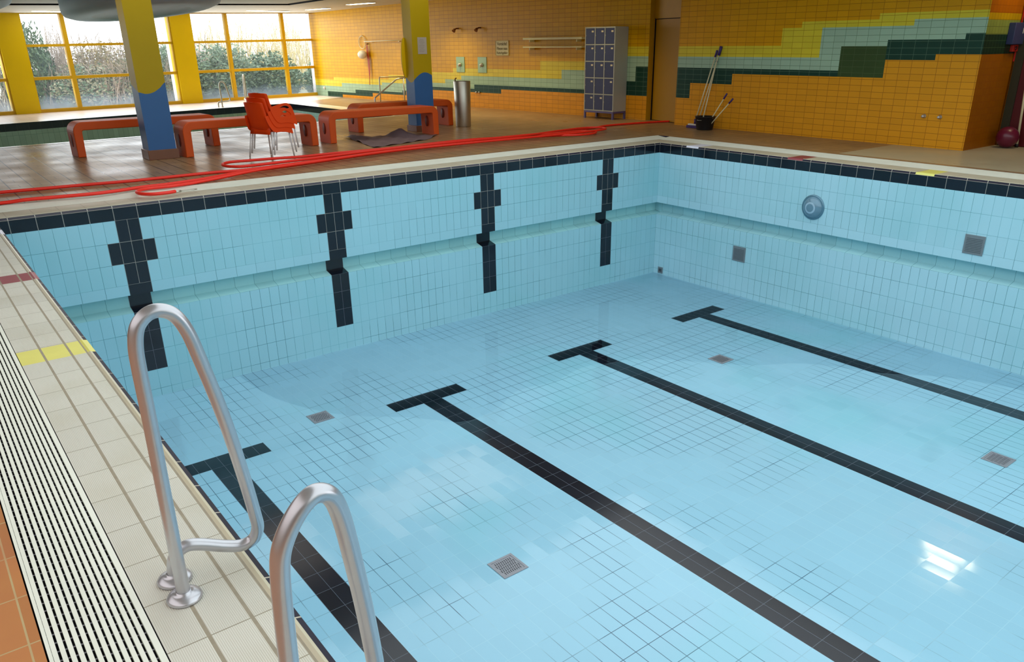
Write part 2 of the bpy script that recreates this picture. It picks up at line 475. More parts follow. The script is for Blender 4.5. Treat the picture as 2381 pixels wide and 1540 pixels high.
fy = [0, -2.02, -2.27, -22.73, -22.98, YE]
def mF(x, y):
    if -22.98 < y < -2.02 and lane_bar(x): return M_nfloor
    if (-2.27 < y < -2.02 or -22.98 < y < -22.73) and lane_bar(x, .5): return M_nfloor
    return M_bfloor
mb.grid(fx, fy, lambda x, y: (x, y, PF), mF)
struct(mb, 'floor_basin')

# shallow water left in the far part of the basin
k = N('clear_shallow_water')
tr = k.n('ShaderNodeBsdfTransparent'); tr.inputs[0].default_value = (.99, .998, 1, 1)
gl = k.n('ShaderNodeBsdfGlossy'); gl.inputs['Roughness'].default_value = .04
fr = k.n('ShaderNodeFresnel'); fr.inputs['IOR'].default_value = 1.17
p, _ = k.pos()
bmpn = k.n('ShaderNodeBump'); bmpn.inputs['Strength'].default_value = .02; bmpn.inputs['Distance'].default_value = .01
k.l(k.noise(5.0, p), bmpn.inputs['Height']); k.l(bmpn.outputs[0], gl.inputs['Normal'])
ms = k.n('ShaderNodeMixShader'); k.l(fr.outputs[0], ms.inputs[0]); k.l(tr.outputs[0], ms.inputs[1]); k.l(gl.outputs[0], ms.inputs[2])
k.l(ms.outputs[0], k.out.inputs[0]); M_water = k.m
shore = [(2.2, -.02), (2.3, -1.0), (2.7, -1.9), (3.3, -2.5), (3.7, -2.95), (4.2, -2.95), (4.7, -2.7), (5.3, -2.75), (5.9, -2.65), (6.6, -2.9), (7.1, -3.4),
         (7.6, -4.0), (8.2, -4.4), (8.7, -5.2), (9.3, -6.0), (9.7, -7.2), (9.98, -8.2), (9.98, -.02)]
outl = [p_ for p_ in spline([(a, b, 0) for a, b in shore[:-1]], 5)] + [Vector((9.98, -.02, 0))]
mb = MB(); mb.face([(p_.x, p_.y, PF + .004) for p_ in outl], M_water)
o = mb.build('water_puddle'); o['label'] = 'thin clear water left standing on the basin floor in the far corner'; o['category'] = 'puddle'; o['kind'] = 'stuff'

# ------------------------------------------------------------------ coping round the basin (profile swept round the rim)
def rim_pts(o_): return [(-o_, o_), (10 + o_, o_), (10 + o_, YE - o_), (-o_, YE - o_)]
marks = [(-.6, -.86, M_whi), (-2.6, -2.86, M_red), (-4.58, -4.83, M_yel)]
cols = {'L': [.04, .105, .117, .236, .248, .362], 'A': [.04, .16, .17, .28, .29, .395], 'B': [.04, .16, .17, .28, .29, .395]}
def strip(mb, side, o0, z0, o1, z1, m):
    if side == 'A':
        mb.face([(-o0, o0, z0), (10 + o0, o0, z0), (10 + o1, o1, z1), (-o1, o1, z1)], m); return
    X = (lambda o_: -o_) if side == 'L' else (lambda o_: 10 + o_)
    cuts = [None] + sorted([v for a in marks for v in a[:2]], reverse=True) + [YE - 1]
    for i in range(len(cuts) - 1):
        a, b = cuts[i], cuts[i+1]
        ya0, ya1 = (o0, o1) if a is None else (a, a)
        mm = m
        if a is not None:
            for t0, t1, tm in marks:
                if t1 < (a + b) / 2 < t0 and m in (M_copL, M_copS, M_lipL, M_navlipS, M_navlipA): mm = tm
        mb.face([(X(o0), ya0, z0), (X(o0), b, z0), (X(o1), b, z1), (X(o1), ya1, z1)], mm)
M_navlipA = tile('navy_lip_back', (36, 34, 52), (190, 184, 168), .25, 50, ('x', .125), ('y', -25), .0038, .2, .2)
M_navlipS = tile('navy_lip_side', (30, 28, 46), (190, 184, 168), .25, 50, ('y', 0), ('x', -25), .0038, .2, .45, spec=.2)
M_seam = plain('pale_edge_seam', (170, 160, 146), .6, 0, .3, 8)
trim = []
for side, cm, nv in (('L', M_copL, M_navlipS), ('A', M_copA, M_navlipA), ('B', M_copS, M_navlipS)):
    mb = MB()
    strip(mb, side, 0, .012, .001, .016, M_seam)
    lw = .009 if side == 'L' else .013
    if side == 'L': strip(mb, side, .001, .016, -.012, .020, nv); strip(mb, side, -.012, .020, -.009, .035, nv); strip(mb, side, -.009, .035, lw, .04, nv)
    else: strip(mb, side, .001, .016, lw, .04, nv)
    c = cols[side]
    lip = M_lipL if side == 'L' else cm
    lm = .020 if side == 'L' else .026
    strip(mb, side, lw, .04, lm, .046, lip); strip(mb, side, lm, .046, c[0] - .008, .04, lip)
    strip(mb, side, c[0] - .008, .04, c[0], .04, M_grt if side == 'L' else cm)
    for i in range(len(c) - 1):
        strip(mb, side, c[i], .04, c[i+1], .04, (M_grt if i % 2 else cm) if side == 'L' else cm)
    struct(mb, {'L': 'trim_coping_left', 'A': 'trim_coping_back', 'B': 'trim_coping_right'}[side], normals=True)

# overflow gratings
def grate(side, o0, o1, z0, z1, n, name, label, ya, yb):
    mb = MB()
    T = lambda o_, y, z: (-o_, y, z) if side == 'L' else (10 + o_, y, z) if side == 'B' else (y, o_, z)
    def bar(a, b, za, zb):
        q = [(a, za), (b, zb), (b, zb - .016), (a, za - .016)]
        A = [mb.bm.verts.new(T(o_, ya, z)) for o_, z in q]; B = [mb.bm.verts.new(T(o_, yb, z)) for o_, z in q]
        kk = mb.mi(M_grate)
        for i in range(4):
            fc = mb.bm.faces.new((A[i], A[(i+1) % 4], B[(i+1) % 4], B[i])); fc.material_index = kk
    zf = lambda o_: z0 + (z1 - z0) * (o_ - o0) / (o1 - o0)
    bw = (o1 - o0 - .03) / n
    bar(o0, o0 + .018, zf(o0), zf(o0 + .018)); bar(o1 - .01, o1, zf(o1 - .01), zf(o1))
    for i in range(n):
        a = o0 + .019 + i * bw + bw * .36; b = a + bw * .64
        bar(a, b, zf(a), zf(b))
    base = mb.build(name); base['label'] = label; base['category'] = 'grating'
    cr = MB(); step = .045
    y = min(ya, yb)
    while y < max(ya, yb):
        q0, q1 = T(o0, y, zf(o0) - .016), T(o1, y + .008, zf(o1) - .016)
        pts = [T(o0, y, zf(o0) - .015), T(o1, y, zf(o1) - .015), T(o1, y + .007, zf(o1) - .015), T(o0, y + .007, zf(o0) - .015)]
        cr.face(pts, M_rod); y += step
    cr.build('cross_rod', parent=base)
    return base
g1 = grate('L', .366, .635, .042, ZD, 12, 'overflow_grating', 'white slatted overflow grating beside the steel grab rails', .4, -14.0)
g2 = grate('A', .40, .67, .042, ZD, 12, 'overflow_grating', 'white overflow grating strip behind the dark cross lane marks', -.36, 10.66)
g3 = grate('B', .40, .67, .042, ZD, 12, 'overflow_grating', 'white overflow grating strip along the basin rim below the tiled wall with brooms', .39, -14.0)
mb = MB()
for side, a, b in (('L', .362, .64), ('A', .395, .68), ('B', .395, .68)):
    strip(mb, side, a, .04, a + .001, .0, M_trough); strip(mb, side, a, .015, b, .02, M_trough); strip(mb, side, b, .02, b, ZD, M_trough)
struct(mb, 'trim_gutter_channel')

# ------------------------------------------------------------------ deck with the second pool
F = dict(NL=(-9, 6.0), NR=(9.2, 8.05), FR=(9.08, 14.35), FL=(-9, 9.75))
mb = MB()
def fq(pts, m): mb.face([(x, y, ZD) for x, y in pts], m)
fq([(-9, .68), (-9, YE-2), (-.64, YE-2), (-.64, .68)], M_deckn)
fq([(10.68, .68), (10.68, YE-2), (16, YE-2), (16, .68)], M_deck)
fq([(-9, .68), (9.2, .68), F['NR'], F['NL']], M_deck)
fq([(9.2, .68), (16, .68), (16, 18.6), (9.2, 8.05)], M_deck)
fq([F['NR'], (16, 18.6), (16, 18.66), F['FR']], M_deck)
fq([F['FL'], F['FR'], (16, 18.66), (-9, 13.16)], M_far)
struct(mb, 'floor')

# second pool: pale rim, dark band, green tiled sides
M_rim2 = tile('pale_second_rim', (250, 246, 242), (190, 184, 176), .25, 50, ('x', 0), ('y', -50), .003, .03, .25)
M_band2 = tile('dark_second_band', (34, 36, 46), (64, 64, 70), .25, 50, ('x', 0), ('y', -50), .003, .2, .12)
M_green2 = tile('green_second_tile', (180, 208, 190), (122, 156, 140), .125, .25, ('x', 0), ('z', -.2), .003, .08, .18)
M_teal2 = tile('teal_second_tile', (176, 216, 212), (124, 170, 164), .125, .25, ('y', 0), ('z', -.2), .003, .06, .18)
mb = MB()
NL, NR, FR, FL = [Vector(F[k_]) for k_ in ('NL', 'NR', 'FR', 'FL')]
def wall2(a, b, band, m, segs=None):
    mb.face([(a.x, a.y, ZD), (b.x, b.y, ZD), (b.x, b.y, -.10), (a.x, a.y, -.10)], band)
    mb.face([(a.x, a.y, -.10), (b.x, b.y, -.10), (b.x, b.y, -1.3), (a.x, a.y, -1.3)], m)
wall2(FL, FR, M_band2, M_green2); wall2(FR, NR, M_band2, M_teal2); wall2(NR, NL, M_band2, M_green2); wall2(NL, FL, M_band2, M_green2)
mb.face([(p_.x, p_.y, -1.3) for p_ in (NL, NR, FR, FL)], M_green2)
struct(mb, 'wall_second_pool')
mb = MB()
d1 = (FR - FL).normalized(); n1 = Vector((-d1.y, d1.x))
mb.face([(FL.x, FL.y, ZD+.004), (FR.x, FR.y, ZD+.004), (FR.x+n1.x*.5+.4, FR.y+n1.y*.5+.1, ZD+.004), (FL.x+n1.x*.5, FL.y+n1.y*.5, ZD+.004)], M_rim2)
mb.face([(FR.x, FR.y, ZD+.004), (NR.x, NR.y, ZD+.004), (NR.x+.55, NR.y, ZD+.004), (FR.x+.55, FR.y+.3, ZD+.004)], M_rim2)
mb.face([(NL.x, NL.y, ZD+.004), (NR.x, NR.y, ZD+.004), (NR.x, NR.y-.14, ZD+.004), (NL.x, NL.y-.14, ZD+.004)], M_rim2)
struct(mb, 'trim_second_pool_rim')

# ------------------------------------------------------------------ tiled walls
def steps(tab, s):
    z = tab[0][1]
    for a, v in tab:
        if s >= a: z = v
    return z
TOP = 3.3
R_y = [(-9, 1.602), (2.51, 1.895), (2.9, 1.992), (4.325, 2.082)]
R_t = [(-9, 1.408), (3.31, 1.888), (4.915, 1.980)]
R_d = [(-9, 1.200), (3.71, 1.589), (4.525, 1.683), (5.74, 1.765)]
R_o = [(-9, .612), (.444, .909), (1.48, 1.103), (4.531, 1.382), (5.34, 1.47)]
def mkwall(tabs, key, gmask=None):
    y, t, d, o_ = tabs
    def m(s, z):
        W = WT[key]
        if z > steps(y, s): return W['o']
        if z > steps(t, s): return W['y']
        if z > steps(d, s): return W['t']
        if z > steps(o_, s):
            return W['g'] if gmask and gmask(s, z) else W['d']
        return W['p']
    return m
def cuts(tabs, smin, smax, extra=()):
    ss = [smin, smax] + [a for t in tabs for a, _ in t if smin < a < smax] + [e for e in extra]
    zz = [0.0, TOP] + [v for t in tabs for _, v in t]
    return ss, zz
tabs = (R_y, R_t, R_d, R_o)
ss, zz = cuts(tabs, .08, 6.02)
mb = MB(); mb.grid(ss, zz, lambda s, z: RWp(s, z), mkwall(tabs, 'R', lambda s, z: 3.71 < s < 4.525))
struct(mb, 'wall_right')
L_y = [(-9, .615), (1.275, .70), (4.6, .83), (5.6, .90), (6.2, .95), (7.845, 1.07), (11.363, 1.284), (13.4, 1.60)]
L_t = [(-9, .41), (1.77, .523), (4.2, .60), (5.6, .66), (7.46, .77), (8.2, .88), (12.11, 1.088), (13.4, 1.402)]
L_d = [(-9, .0), (.79, .232), (2.6, .337), (5.3, .40), (5.8, .50), (6.3, .55), (8.76, .662), (13.4, .88), (14.42, 1.192)]
L_o = [(-9, .0), (1.765, .155), (3.625, .265), (5.5, .38), (6.3, .462), (9.87, .57), (13.4, .58)]
tabs = (L_y, L_t, L_d, L_o)
ss, zz = cuts(tabs, 0.0, 14.76)
mb = MB(); mb.grid(ss, zz, lambda s, z: LWp(s, z), mkwall(tabs, 'L'))
struct(mb, 'wall_left_tiled')
# return wall and the passage on the right
S_t = ([(-9, 2.04)], [(-9, 1.945)], [(-9, 1.745)], [(-9, 1.467)])
mb = MB(); ss, zz = cuts(S_t, 12.45, 13.62)
mb.grid(ss, zz, lambda s, z: (s, -4.07, z), mkwall(S_t, 'S'))
struct(mb, 'wall_return')
mb = MB()
mb.grid([-14, -4.07], [0, TOP], lambda y, z: (13.62, y, z), lambda a, b: WT['S']['o'])
struct(mb, 'wall_passage')
mb = MB()
mb.box((13.56, -4.23, ZD), (13.62, -4.105, 2.3), M_jamb); mb.box((13.56, -4.105, 1.35), (13.615, -4.08, 2.3), M_redp)
mb.box((13.58, -5.2, ZD + .01), (13.615, -4.23, 2.3), M_maroon)
struct(mb, 'door_2')
# door bay between the tiled walls
JA, JB = LWp(14.76, 0), RWp(.08, 0)
bay = MB(); dn = .14
A2, B2 = Vector((JA.x + dn, JA.y, 0)), Vector((JB.x + dn + .05, JB.y, 0))
def V3(a, z): return (a.x, a.y, z)
bay.face([V3(JA, 0), V3(A2, 0), V3(A2, TOP), V3(JA, TOP)], M_doorw)
bay.face([V3(JB, 0), V3(B2, 0), V3(B2, TOP), V3(JB, TOP)], M_doorw)
bay.face([V3(A2, 2.15), V3(B2, 2.15), V3(B2, TOP), V3(A2, TOP)], M_doorw)
bay.face([(A2.x + .06, A2.y + .1, 0), (B2.x + .06, B2.y - .1, 0), (B2.x + .06, B2.y - .1, 2.3), (A2.x + .06, A2.y + .1, 2.3)], M_dark)
bay.face([(A2.x, A2.y, 0), (A2.x + .06, A2.y, 0), (A2.x + .06, A2.y, 2.3), (A2.x, A2.y, 2.3)], M_dark)
struct(bay, 'wall_door_bay')
dd = (B2 - A2).normalized()
drt = MB()
a = A2 + dd * .055 + Vector((.012, 0, 0)); b = B2 - dd * .02 + Vector((.012, 0, 0))
for z0, z1, in ((ZD + .012, 2.135),):
    drt.face([V3(a, z0), V3(b, z0), V3(b, z1), V3(a, z1)], M_door)
    drt.face([V3(a, z0), (a.x + .04, a.y, z0), (a.x + .04, a.y, z1), V3(a, z1)], M_door)
door = drt.build('door_1'); door['kind'] = 'structure'
fj = MB(); q0 = A2; q1 = A2 + dd * .04
fj.face([V3(q0 - Vector((.02, 0, 0)), 0), V3(q1 - Vector((.02, 0, 0)), 0), V3(q1 - Vector((.02, 0, 0)), 2.16), V3(q0 - Vector((.02, 0, 0)), 2.16)], M_door)
fj.face([V3(q1 - Vector((.02, 0, 0)), 0), V3(q1, 0), V3(q1, 2.16), V3(q1 - Vector((.02, 0, 0)), 2.16)], M_dark)
fj.build('door_frame', parent=door)

# ------------------------------------------------------------------ window wall
rows = [.155, .892, .968, 1.708, 1.771, 2.50]
def wbox(mb, s0, s1, z0, z1, o0, o1, m):
    pts = [WWp(s, z, o_) for o_ in (o0, o1) for z in (z0, z1) for s in (s0, s1)]
    vs = [mb.bm.verts.new(p_) for p_ in pts]; kk = mb.mi(m)
    for q in ((0,1,3,2),(4,6,7,5),(0,4,5,1),(2,3,7,6),(0,2,6,4),(1,5,7,3)):
        fc = mb.bm.faces.new([vs[i] for i in q]); fc.material_index = kk
k = N('window_glass')
tr = k.n('ShaderNodeBsdfTransparent'); gl = k.n('ShaderNodeBsdfGlossy'); gl.inputs['Roughness'].default_value = .03
fr = k.n('ShaderNodeFresnel'); fr.inputs['IOR'].default_value = 1.25
ms = k.n('ShaderNodeMixShader'); k.l(fr.outputs[0], ms.inputs[0]); k.l(tr.outputs[0], ms.inputs[1]); k.l(gl.outputs[0], ms.inputs[2])
p, xyz = k.pos()
df = k.n('ShaderNodeBsdfTranslucent'); df.inputs[0].default_value = (.30, .36, .44, 1)
nz = k.noise(3.0, p, 3.0)
fog = k.math('MULTIPLY', k.ramp(k.math('ADD', xyz[2], k.math('MULTIPLY', k.math('SUBTRACT', nz, .5), .3)), .50, .12), .62)
fog = k.math('ADD', fog, .10)
m2 = k.n('ShaderNodeMixShader'); k.l(fog, m2.inputs[0]); k.l(ms.outputs[0], m2.inputs[1]); k.l(df.outputs[0], m2.inputs[2])
k.l(m2.outputs[0], k.out.inputs[0]); M_glass = k.m
def window(n, s0, s1, mull):
    mb = MB()
    wbox(mb, s0 - .02, s1 + .02, 0.05, rows[0], .05, -.05, M_frame); wbox(mb, s0 - .02, s1 + .02, rows[5], rows[5] + .03, .05, -.05, M_frame)
    for a, b in ((rows[1], rows[2]), (rows[3], rows[4])): wbox(mb, s0, s1, a, b, .05, -.05, M_frame)
    for m_ in mull: wbox(mb, m_ - .055, m_ + .055, rows[0], rows[5], .055, -.05, M_frame)
    for e in (s0, s1): wbox(mb, e - .03, e + .03, rows[0], rows[5], .05, -.05, M_frame)
    o_ = mb.build('window_%d' % n); o_['kind'] = 'structure'
    edges = [s0] + list(mull) + [s1]
    for i in range(len(edges) - 1):
        for a, b in ((rows[0], rows[1]), (rows[2], rows[3]), (rows[4], rows[5])):
            g = MB(); g.face([WWp(edges[i], a), WWp(edges[i+1], a), WWp(edges[i+1], b), WWp(edges[i], b)], M_glass)
            g.build('pane', parent=o_)
    return o_
window(1, -5.0, -.45, (-3.8, -1.6)); window(2, .155, 4.19, (1.2, 3.2)); window(3, 4.84, 9.35, (6.03, 8.08))
mb = MB()
for a, b in ((-.45, .155), (4.19, 4.84)):
    wbox(mb, a, b, 0.0, 2.6, .10, -.2, M_yel_paint)
struct(mb, 'wall_window_piers')
mb = MB()
wbox(mb, 9.35, 9.60, 0.0, 2.9, .05, -.2, M_frame)
struct(mb, 'trim_corner_post')
mb = MB()
wbox(mb, -13, -5.0, 0.0, 2.9, 0, -.2, M_wallw); wbox(mb, -13, 9.6, 2.53, 3.4, 0.0, -.2, M_ceil); wbox(mb, -13, 9.6, -.3, .05, .02, -.2, M_frame)
struct(mb, 'wall_window')
# white wall fins outside, right of each window
M_fin = plain('white_render', (238, 238, 246), .7)
mb = MB()
for s in (4.20, 9.37): wbox(mb, s, s + .2, -.3, 2.9, -.05 if s > 9 else -.205, -.40, M_fin)
struct(mb, 'wall_outside_fins')

# ------------------------------------------------------------------ ceiling
mb = MB()
def cf(x, y, dz=0): return (x, y, ceilz(x, y) + dz)
X0, X1, Y0, Y1 = -9, 16, YE - 2, 21
gx0, gx1, gy0, gy1 = 8.5, 8.85, 11.55, 12.2      # shadow gap lines (inner edge, outer edge)
# gap follows the window wall: slight skew in y along x
def gy(base, x): return base + .10 * (x - 2.2) * .9
I = [(X0, Y0), (gx0 + .4, Y0), (gx0, gy(gy0, gx0)), (X0, gy(gy0, X0))]
mb.face([cf(*q) for q in I], M_ceil)
O1 = [(X0, gy(gy1, X0)), (gx1, gy(gy1, gx1)), (X1, 18.66), (X0, 13.16)]
O2 = [(gx1 + .4, Y0), (X1, Y0), (X1, 18.66), (gx1, gy(gy1, gx1))]
mb.face([cf(*q) for q in O1], M_ceil); mb.face([cf(*q) for q in O2], M_ceil)
mb.face([cf(X0, Y0, .2), cf(X1, Y0, .2), cf(X1, 18.66, .2), cf(X0, 13.16, .2)], M_dark)
for a, b in ((I[1], I[2]), (I[2], I[3]), (O1[0], O1[1]), (O2[0], O2[3])):
    mb.face([cf(*a), cf(*b), cf(*b, .2), cf(*a, .2)], M_dark)
struct(mb, 'ceiling')
# enclosing walls behind the camera
mb = MB(); mb.face([(X0, Y0, 0), (X1, Y0, 0), (X1, Y0, 3.6), (X0, Y0, 3.6)], M_wallw); struct(mb, 'wall_back')
mb = MB(); mb.face([(X0, Y0, 0), (X0, 13.3, 0), (X0, 13.3, 3.6), (X0, Y0, 3.6)], M_wallw); struct(mb, 'wall_left')

# two pillars, yellow above a wavy edge, blue below, on a tiled plinth
def pillar(name, x0, x1, y0, y1, wave, zb, lab):
    mb = MB()
    per = []                                     # walk round the four sides
    cs = [(x0, y0), (x1, y0), (x1, y1), (x0, y1)]
    n = 14
    for i in range(4):
        a, b = Vector(cs[i]), Vector(cs[(i+1) % 4])
        for j in range(n): per.append((a.lerp(b, j / n), i + j / n))
    m_ = len(per)
    for i in range(m_):
        (a, ta), (b, tb) = per[i], per[(i+1) % m_]
        if tb == 0: tb = 4.0
        za, zb_ = wave(ta), wave(tb % 4.0)
        mb.face([(a.x, a.y, .15), (b.x, b.y, .15), (b.x, b.y, zb_), (a.x, a.y, za)], M_blue_paint)
        mb.face([(a.x, a.y, za), (b.x, b.y, zb_), (b.x, b.y, 3.2), (a.x, a.y, 3.2)], M_pil_paint)
    o_ = mb.build(name); o_['kind'] = 'structure'
    pl = MB(); pl.box((x0 - .025, y0 - .025, ZD), (x1 + .025, y1 + .025, zb), M_plinth, .006)
    pl.build('plinth', parent=o_)
    return o_
def wave1(t):
    # t 0..1 front, 3..4 left side
    if t <= 1: return spline([(1.055, 0, 0), (1.030, 0, 0), (1.045, 0, 0), (1.10, 0, 0), (1.185, 0, 0)], 20)[min(80, int(t * 80))].x
    if t >= 3: return 1.16 - .105 * (t - 3)
    return 1.185 - .025 * (t - 1) / 2
def wave2(t):
    if t <= 1: return 1.045 + .12 * math.sin(t * PI * .86) ** 1.0 + .02 * t
    if t >= 3: return 1.115 - .08 * math.sin((t - 3) * PI * .95) + (-.07 * (t - 3))
    return 1.1 - .05 * math.sin((t - 1) * PI)
P1 = pillar('pillar', 2.43, 2.83, 3.5, 3.86, wave1, .215, '')
P2 = pillar('pillar', 7.63, 8.04, 4.3, 4.62, wave2, .19, '')
mb = MB()
bl = [(7.64, 4.59, 1.42 + .36 * math.sin(a_)) if False else (7.635 - .085 * math.cos(a_), 4.59, 1.44 + .37 * math.sin(a_)) for a_ in [-PI/2 + PI * i / 20 for i in range(21)]]
mb.face(bl, M_yel_paint); mb.face([(x, 4.62, z) for x, _, z in bl], M_yel_paint)
for i in range(20): mb.face([bl[i], bl[i+1], (bl[i+1][0], 4.62, bl[i+1][2]), (bl[i][0], 4.62, bl[i][2])], M_yel_paint)
mb.build('painted_bulge', parent=P2)
pn = thing('paper_notice', 'white paper notice taped on the yellow upper part of the second pillar', 'notice', (7.85, 4.297, 1.66))
mb = MB(); mb.box((-.10, -.002, -.15), (.10, .002, .15), M_paper); mb.build('sheet', parent=pn)
mb = MB()
for i in range(9):
    w = .07 if i % 3 else .05
    mb.box((-w, -.0032, .11 - i*.027), (w * random.uniform(.5, 1), -.0022, .115 - i*.027), plain('notice_print', (150, 142, 130), .8) if i == 0 else mb.mats[0])
mb.build('printed_lines', parent=pn)

# oval acoustic canopies under the ceiling
def canopy(loc, sx, sy, label, tilt):
    mb = MB()
    mb.lathe([(0, .02, M_canopy2), (.62, .02, M_canopy2), (.64, 0, M_canopy), (.88, .015, M_canopy), (.97, .06, M_canopy), (1.0, .13, M_canopy), (1.0, .36, M_canopy), (.96, .40, M_canopy), (0, .40, M_canopy)], M_canopy, 64, sx=sx, sy=sy)
    o_ = mb.build('ceiling_canopy'); o_['label'] = label; o_['category'] = 'canopy'; o_['group'] = 'oval ceiling canopies'
    o_.location = loc; o_.rotation_euler = tilt
    return o_
canopy((3.72, 7.8, 2.275), 1.16, 2.6, 'large grey oval ceiling canopy behind the first yellow and blue pillar', (-.045, -.02, .12))
canopy((.36, 8.4, 2.285), 1.25, 2.6, 'grey oval ceiling canopy cut off at the upper left corner', (-.045, -.02, .12))

# recessed ceiling lamps
def lamp(x, y, rz, ln, label):
    t = thing('ceiling_lamp', label, 'lamp', (x, y, ceilz(x, y) - .004), rz, 'recessed strip lamps in the ceiling')
    mb = MB(); mb.box((-ln/2, -.11, -.004), (ln/2, .11, .0), M_lamprim); mb.build('lamp_frame', parent=t)
    mb = MB(); mb.box((-ln/2 + .03, -.08, -.010), (ln/2 - .03, .08, -.0045), M_lampglow); mb.build('diffuser', parent=t)
wa = math.atan2(WWt.y, WWt.x); la = math.atan2(LWt.y, LWt.x)
lamp(3.55, 15.0, wa, 1.3, 'glowing strip lamp above the left window next to the canopy')
lamp(9.35, 15.75, wa, 1.6, 'glowing strip lamp above the middle of the right window')
lamp(10.62, 14.9, la, 1.35, 'glowing strip lamp in the ceiling at the window wall corner')
lamp(10.66, 12.15, la, 1.35, 'glowing strip lamp in the ceiling left of the second pillar')

# ------------------------------------------------------------------ grab rails at the near rim
def rail(pts, feet, label, y0):
    t = thing('grab_rail', label, 'grab rail', (feet[0][0], feet[0][1], .04))
    base = Vector(t.location)
    loc = [Vector(p_) - base for p_ in pts]
    mb = MB(); mb.tube(spline(loc, 10), .0205, M_steel, 24); mb.build('bent_tube', parent=t)
    for fx_, fy_ in feet:
        mb = MB(); mb.lathe([(.0, 0), (.054, 0), (.055, .006), (.05, .014), (.034, .021), (.024, .023), (.0225, .03), (.0206, .03)], M_steel, 32, c=(fx_ - base.x, fy_ - base.y, .001))
        mb.build('flange', parent=t)
    return t
Y = -7.44
rail([(-.247, Y, .045), (-.2455, Y, .21), (-.243, Y, .45), (-.240, Y, .667), (-.239, Y, .83), (-.2355, Y, .90), (-.222, Y, .952), (-.192, Y, .982), (-.157, Y, .987),
      (-.122, Y, .966), (-.096, Y, .915), (-.076, Y, .83), (-.035, Y + .003, .618), (-.003, Y + .01, .393), (.018, Y + .03, .235), (.026, Y + .05, .165), (.010, Y + .065, .118),
      (-.03, Y + .075, .104), (-.08, Y + .085, .118), (-.150, Y + .095, .150), (-.190, Y + .10, .160), (-.222, Y + .105, .145), (-.240, Y + .11, .11), (-.245, Y + .115, .045)],
     [(-.247, Y), (-.245, Y + .115)], 'polished steel grab rail in full view with two round floor flanges', Y)
Y = -8.4
rail([(-.250, Y, .045), (-.247, Y, .25), (-.243, Y, .45), (-.238, Y, .60), (-.232, Y, .70), (-.222, Y, .752), (-.196, Y, .80), (-.164, Y, .835), (-.135, Y + .004, .843),
      (-.106, Y + .008, .822), (-.087, Y + .014, .765), (-.070, Y + .022, .66), (-.050, Y + .034, .51), (-.034, Y + .045, .36), (-.020, Y + .06, .225), (-.012, Y + .07, .165), (-.024, Y + .08, .118),
      (-.06, Y + .085, .104), (-.10, Y + .09, .118), (-.160, Y + .098, .150), (-.195, Y + .102, .160), (-.225, Y + .106, .145), (-.242, Y + .11, .11), (-.247, Y + .115, .045)],
     [(-.25, Y), (-.247, Y + .115)], 'nearest polished steel grab rail at the bottom edge, its foot out of view', Y)

# ------------------------------------------------------------------ fittings in the basin
def drain(x, y, label):
    t = thing('floor_drain', label, 'drain', (x, y, PF), 0, 'square drain grates in the basin floor')
    mb = MB(); w = .122
    for a, b, c_, d_ in ((-w, -w, w, -w + .022), (-w, w - .022, w, w), (-w, -w + .022, -w + .022, w - .022), (w - .022, -w + .022, w, w - .022)):
        mb.box((a, b, .001), (c_, d_, .006), M_gg)
    mb.build('drain_frame', parent=t)
    mb = MB(); i = w - .022
    mb.face([(-i, -i, .0025), (i, -i, .0025), (i, i, .0025), (-i, i, .0025)], M_gg)
    mb.build('plate', parent=t)
    mb = MB()
    for r_ in range(5):
        for c_ in range(10 if r_ % 2 else 9):
            x0 = -i + .012 + c_ * .0188 + (0 if r_ % 2 else .009); y0 = -i + .014 + r_ * .035
            mb.face([(x0, y0, .0031), (x0 + .006, y0, .0031), (x0 + .006, y0 + .03, .0031), (x0, y0 + .03, .0031)], M_dark)
    mb.build('slots', parent=t)
    return t
drain(2.5, -1.835, 'grey square floor drain beyond the nearest T mark, left of the second lane line')
drain(7.48, -3.61, 'grey square floor drain between the two farthest lane lines, near their T marks')
drain(2.512, -5.42, 'grey slotted floor drain closest to the camera beside the nearest lane line')
drain(7.475, -7.16, 'grey square floor drain near the right picture edge between the far lane lines')
M_gi = plain('dull_inlet_metal', (124, 134, 140), .5, .2, .12, 30); M_gs = plain('inlet_slot_grey', (84, 92, 98), .7)
def inlet(y, z, label, w=.125):
    t = thing('wall_inlet_grate', label, 'grate', (9.999, y, z), 0, 'square grates in the right basin wall')
    mb = MB(); mb.box((-.008, -w, -w), (0, w, w), M_gi, .002); mb.build('grate_frame', parent=t)
    mb = MB(); n = 9
    for i in range(n):
        z0 = -w + .03 + i * (2*w - .06) / n
        mb.box((-.0105, -w + .025, z0), (-.008, w - .025, z0 + .008), M_gs)
    mb.build('slots', parent=t)
inlet(-1.89, -1.595, 'grey square wall grate below the ledge nearest the far corner')
inlet(-5.495, -.775, 'grey square wall grate above the ledge right of the round lamp')
inlet(-.178, -2.23, 'smallest grey wall grate down in the far basin corner', .058)
t = thing('underwater_lamp', 'round grey glass underwater lamp in the right basin wall', 'lamp', (10, -3.14, -.634))
mb = MB(); mb.lathe([(.185, 0), (.185, .012), (.165, .02), (.155, .02)], plain('lamp_ring_grey', (96, 136, 156), .25, .3), 48, axis='-x', c=(0, 0, 0)); mb.build('rim_ring', parent=t)
mb = MB(); mb.lathe([(.156, .018), (.14, .05), (.11, .075), (.085, .086), (.06, .092, plain('lamp_lens_glint', (166, 196, 216), .1, .1)), (0, .098)], plain('lamp_lens_grey', (112, 146, 166), .08, .1), 48, axis='-x'); mb.build('lens', parent=t)  # lighter lens ring: bright reflection painted into the glass

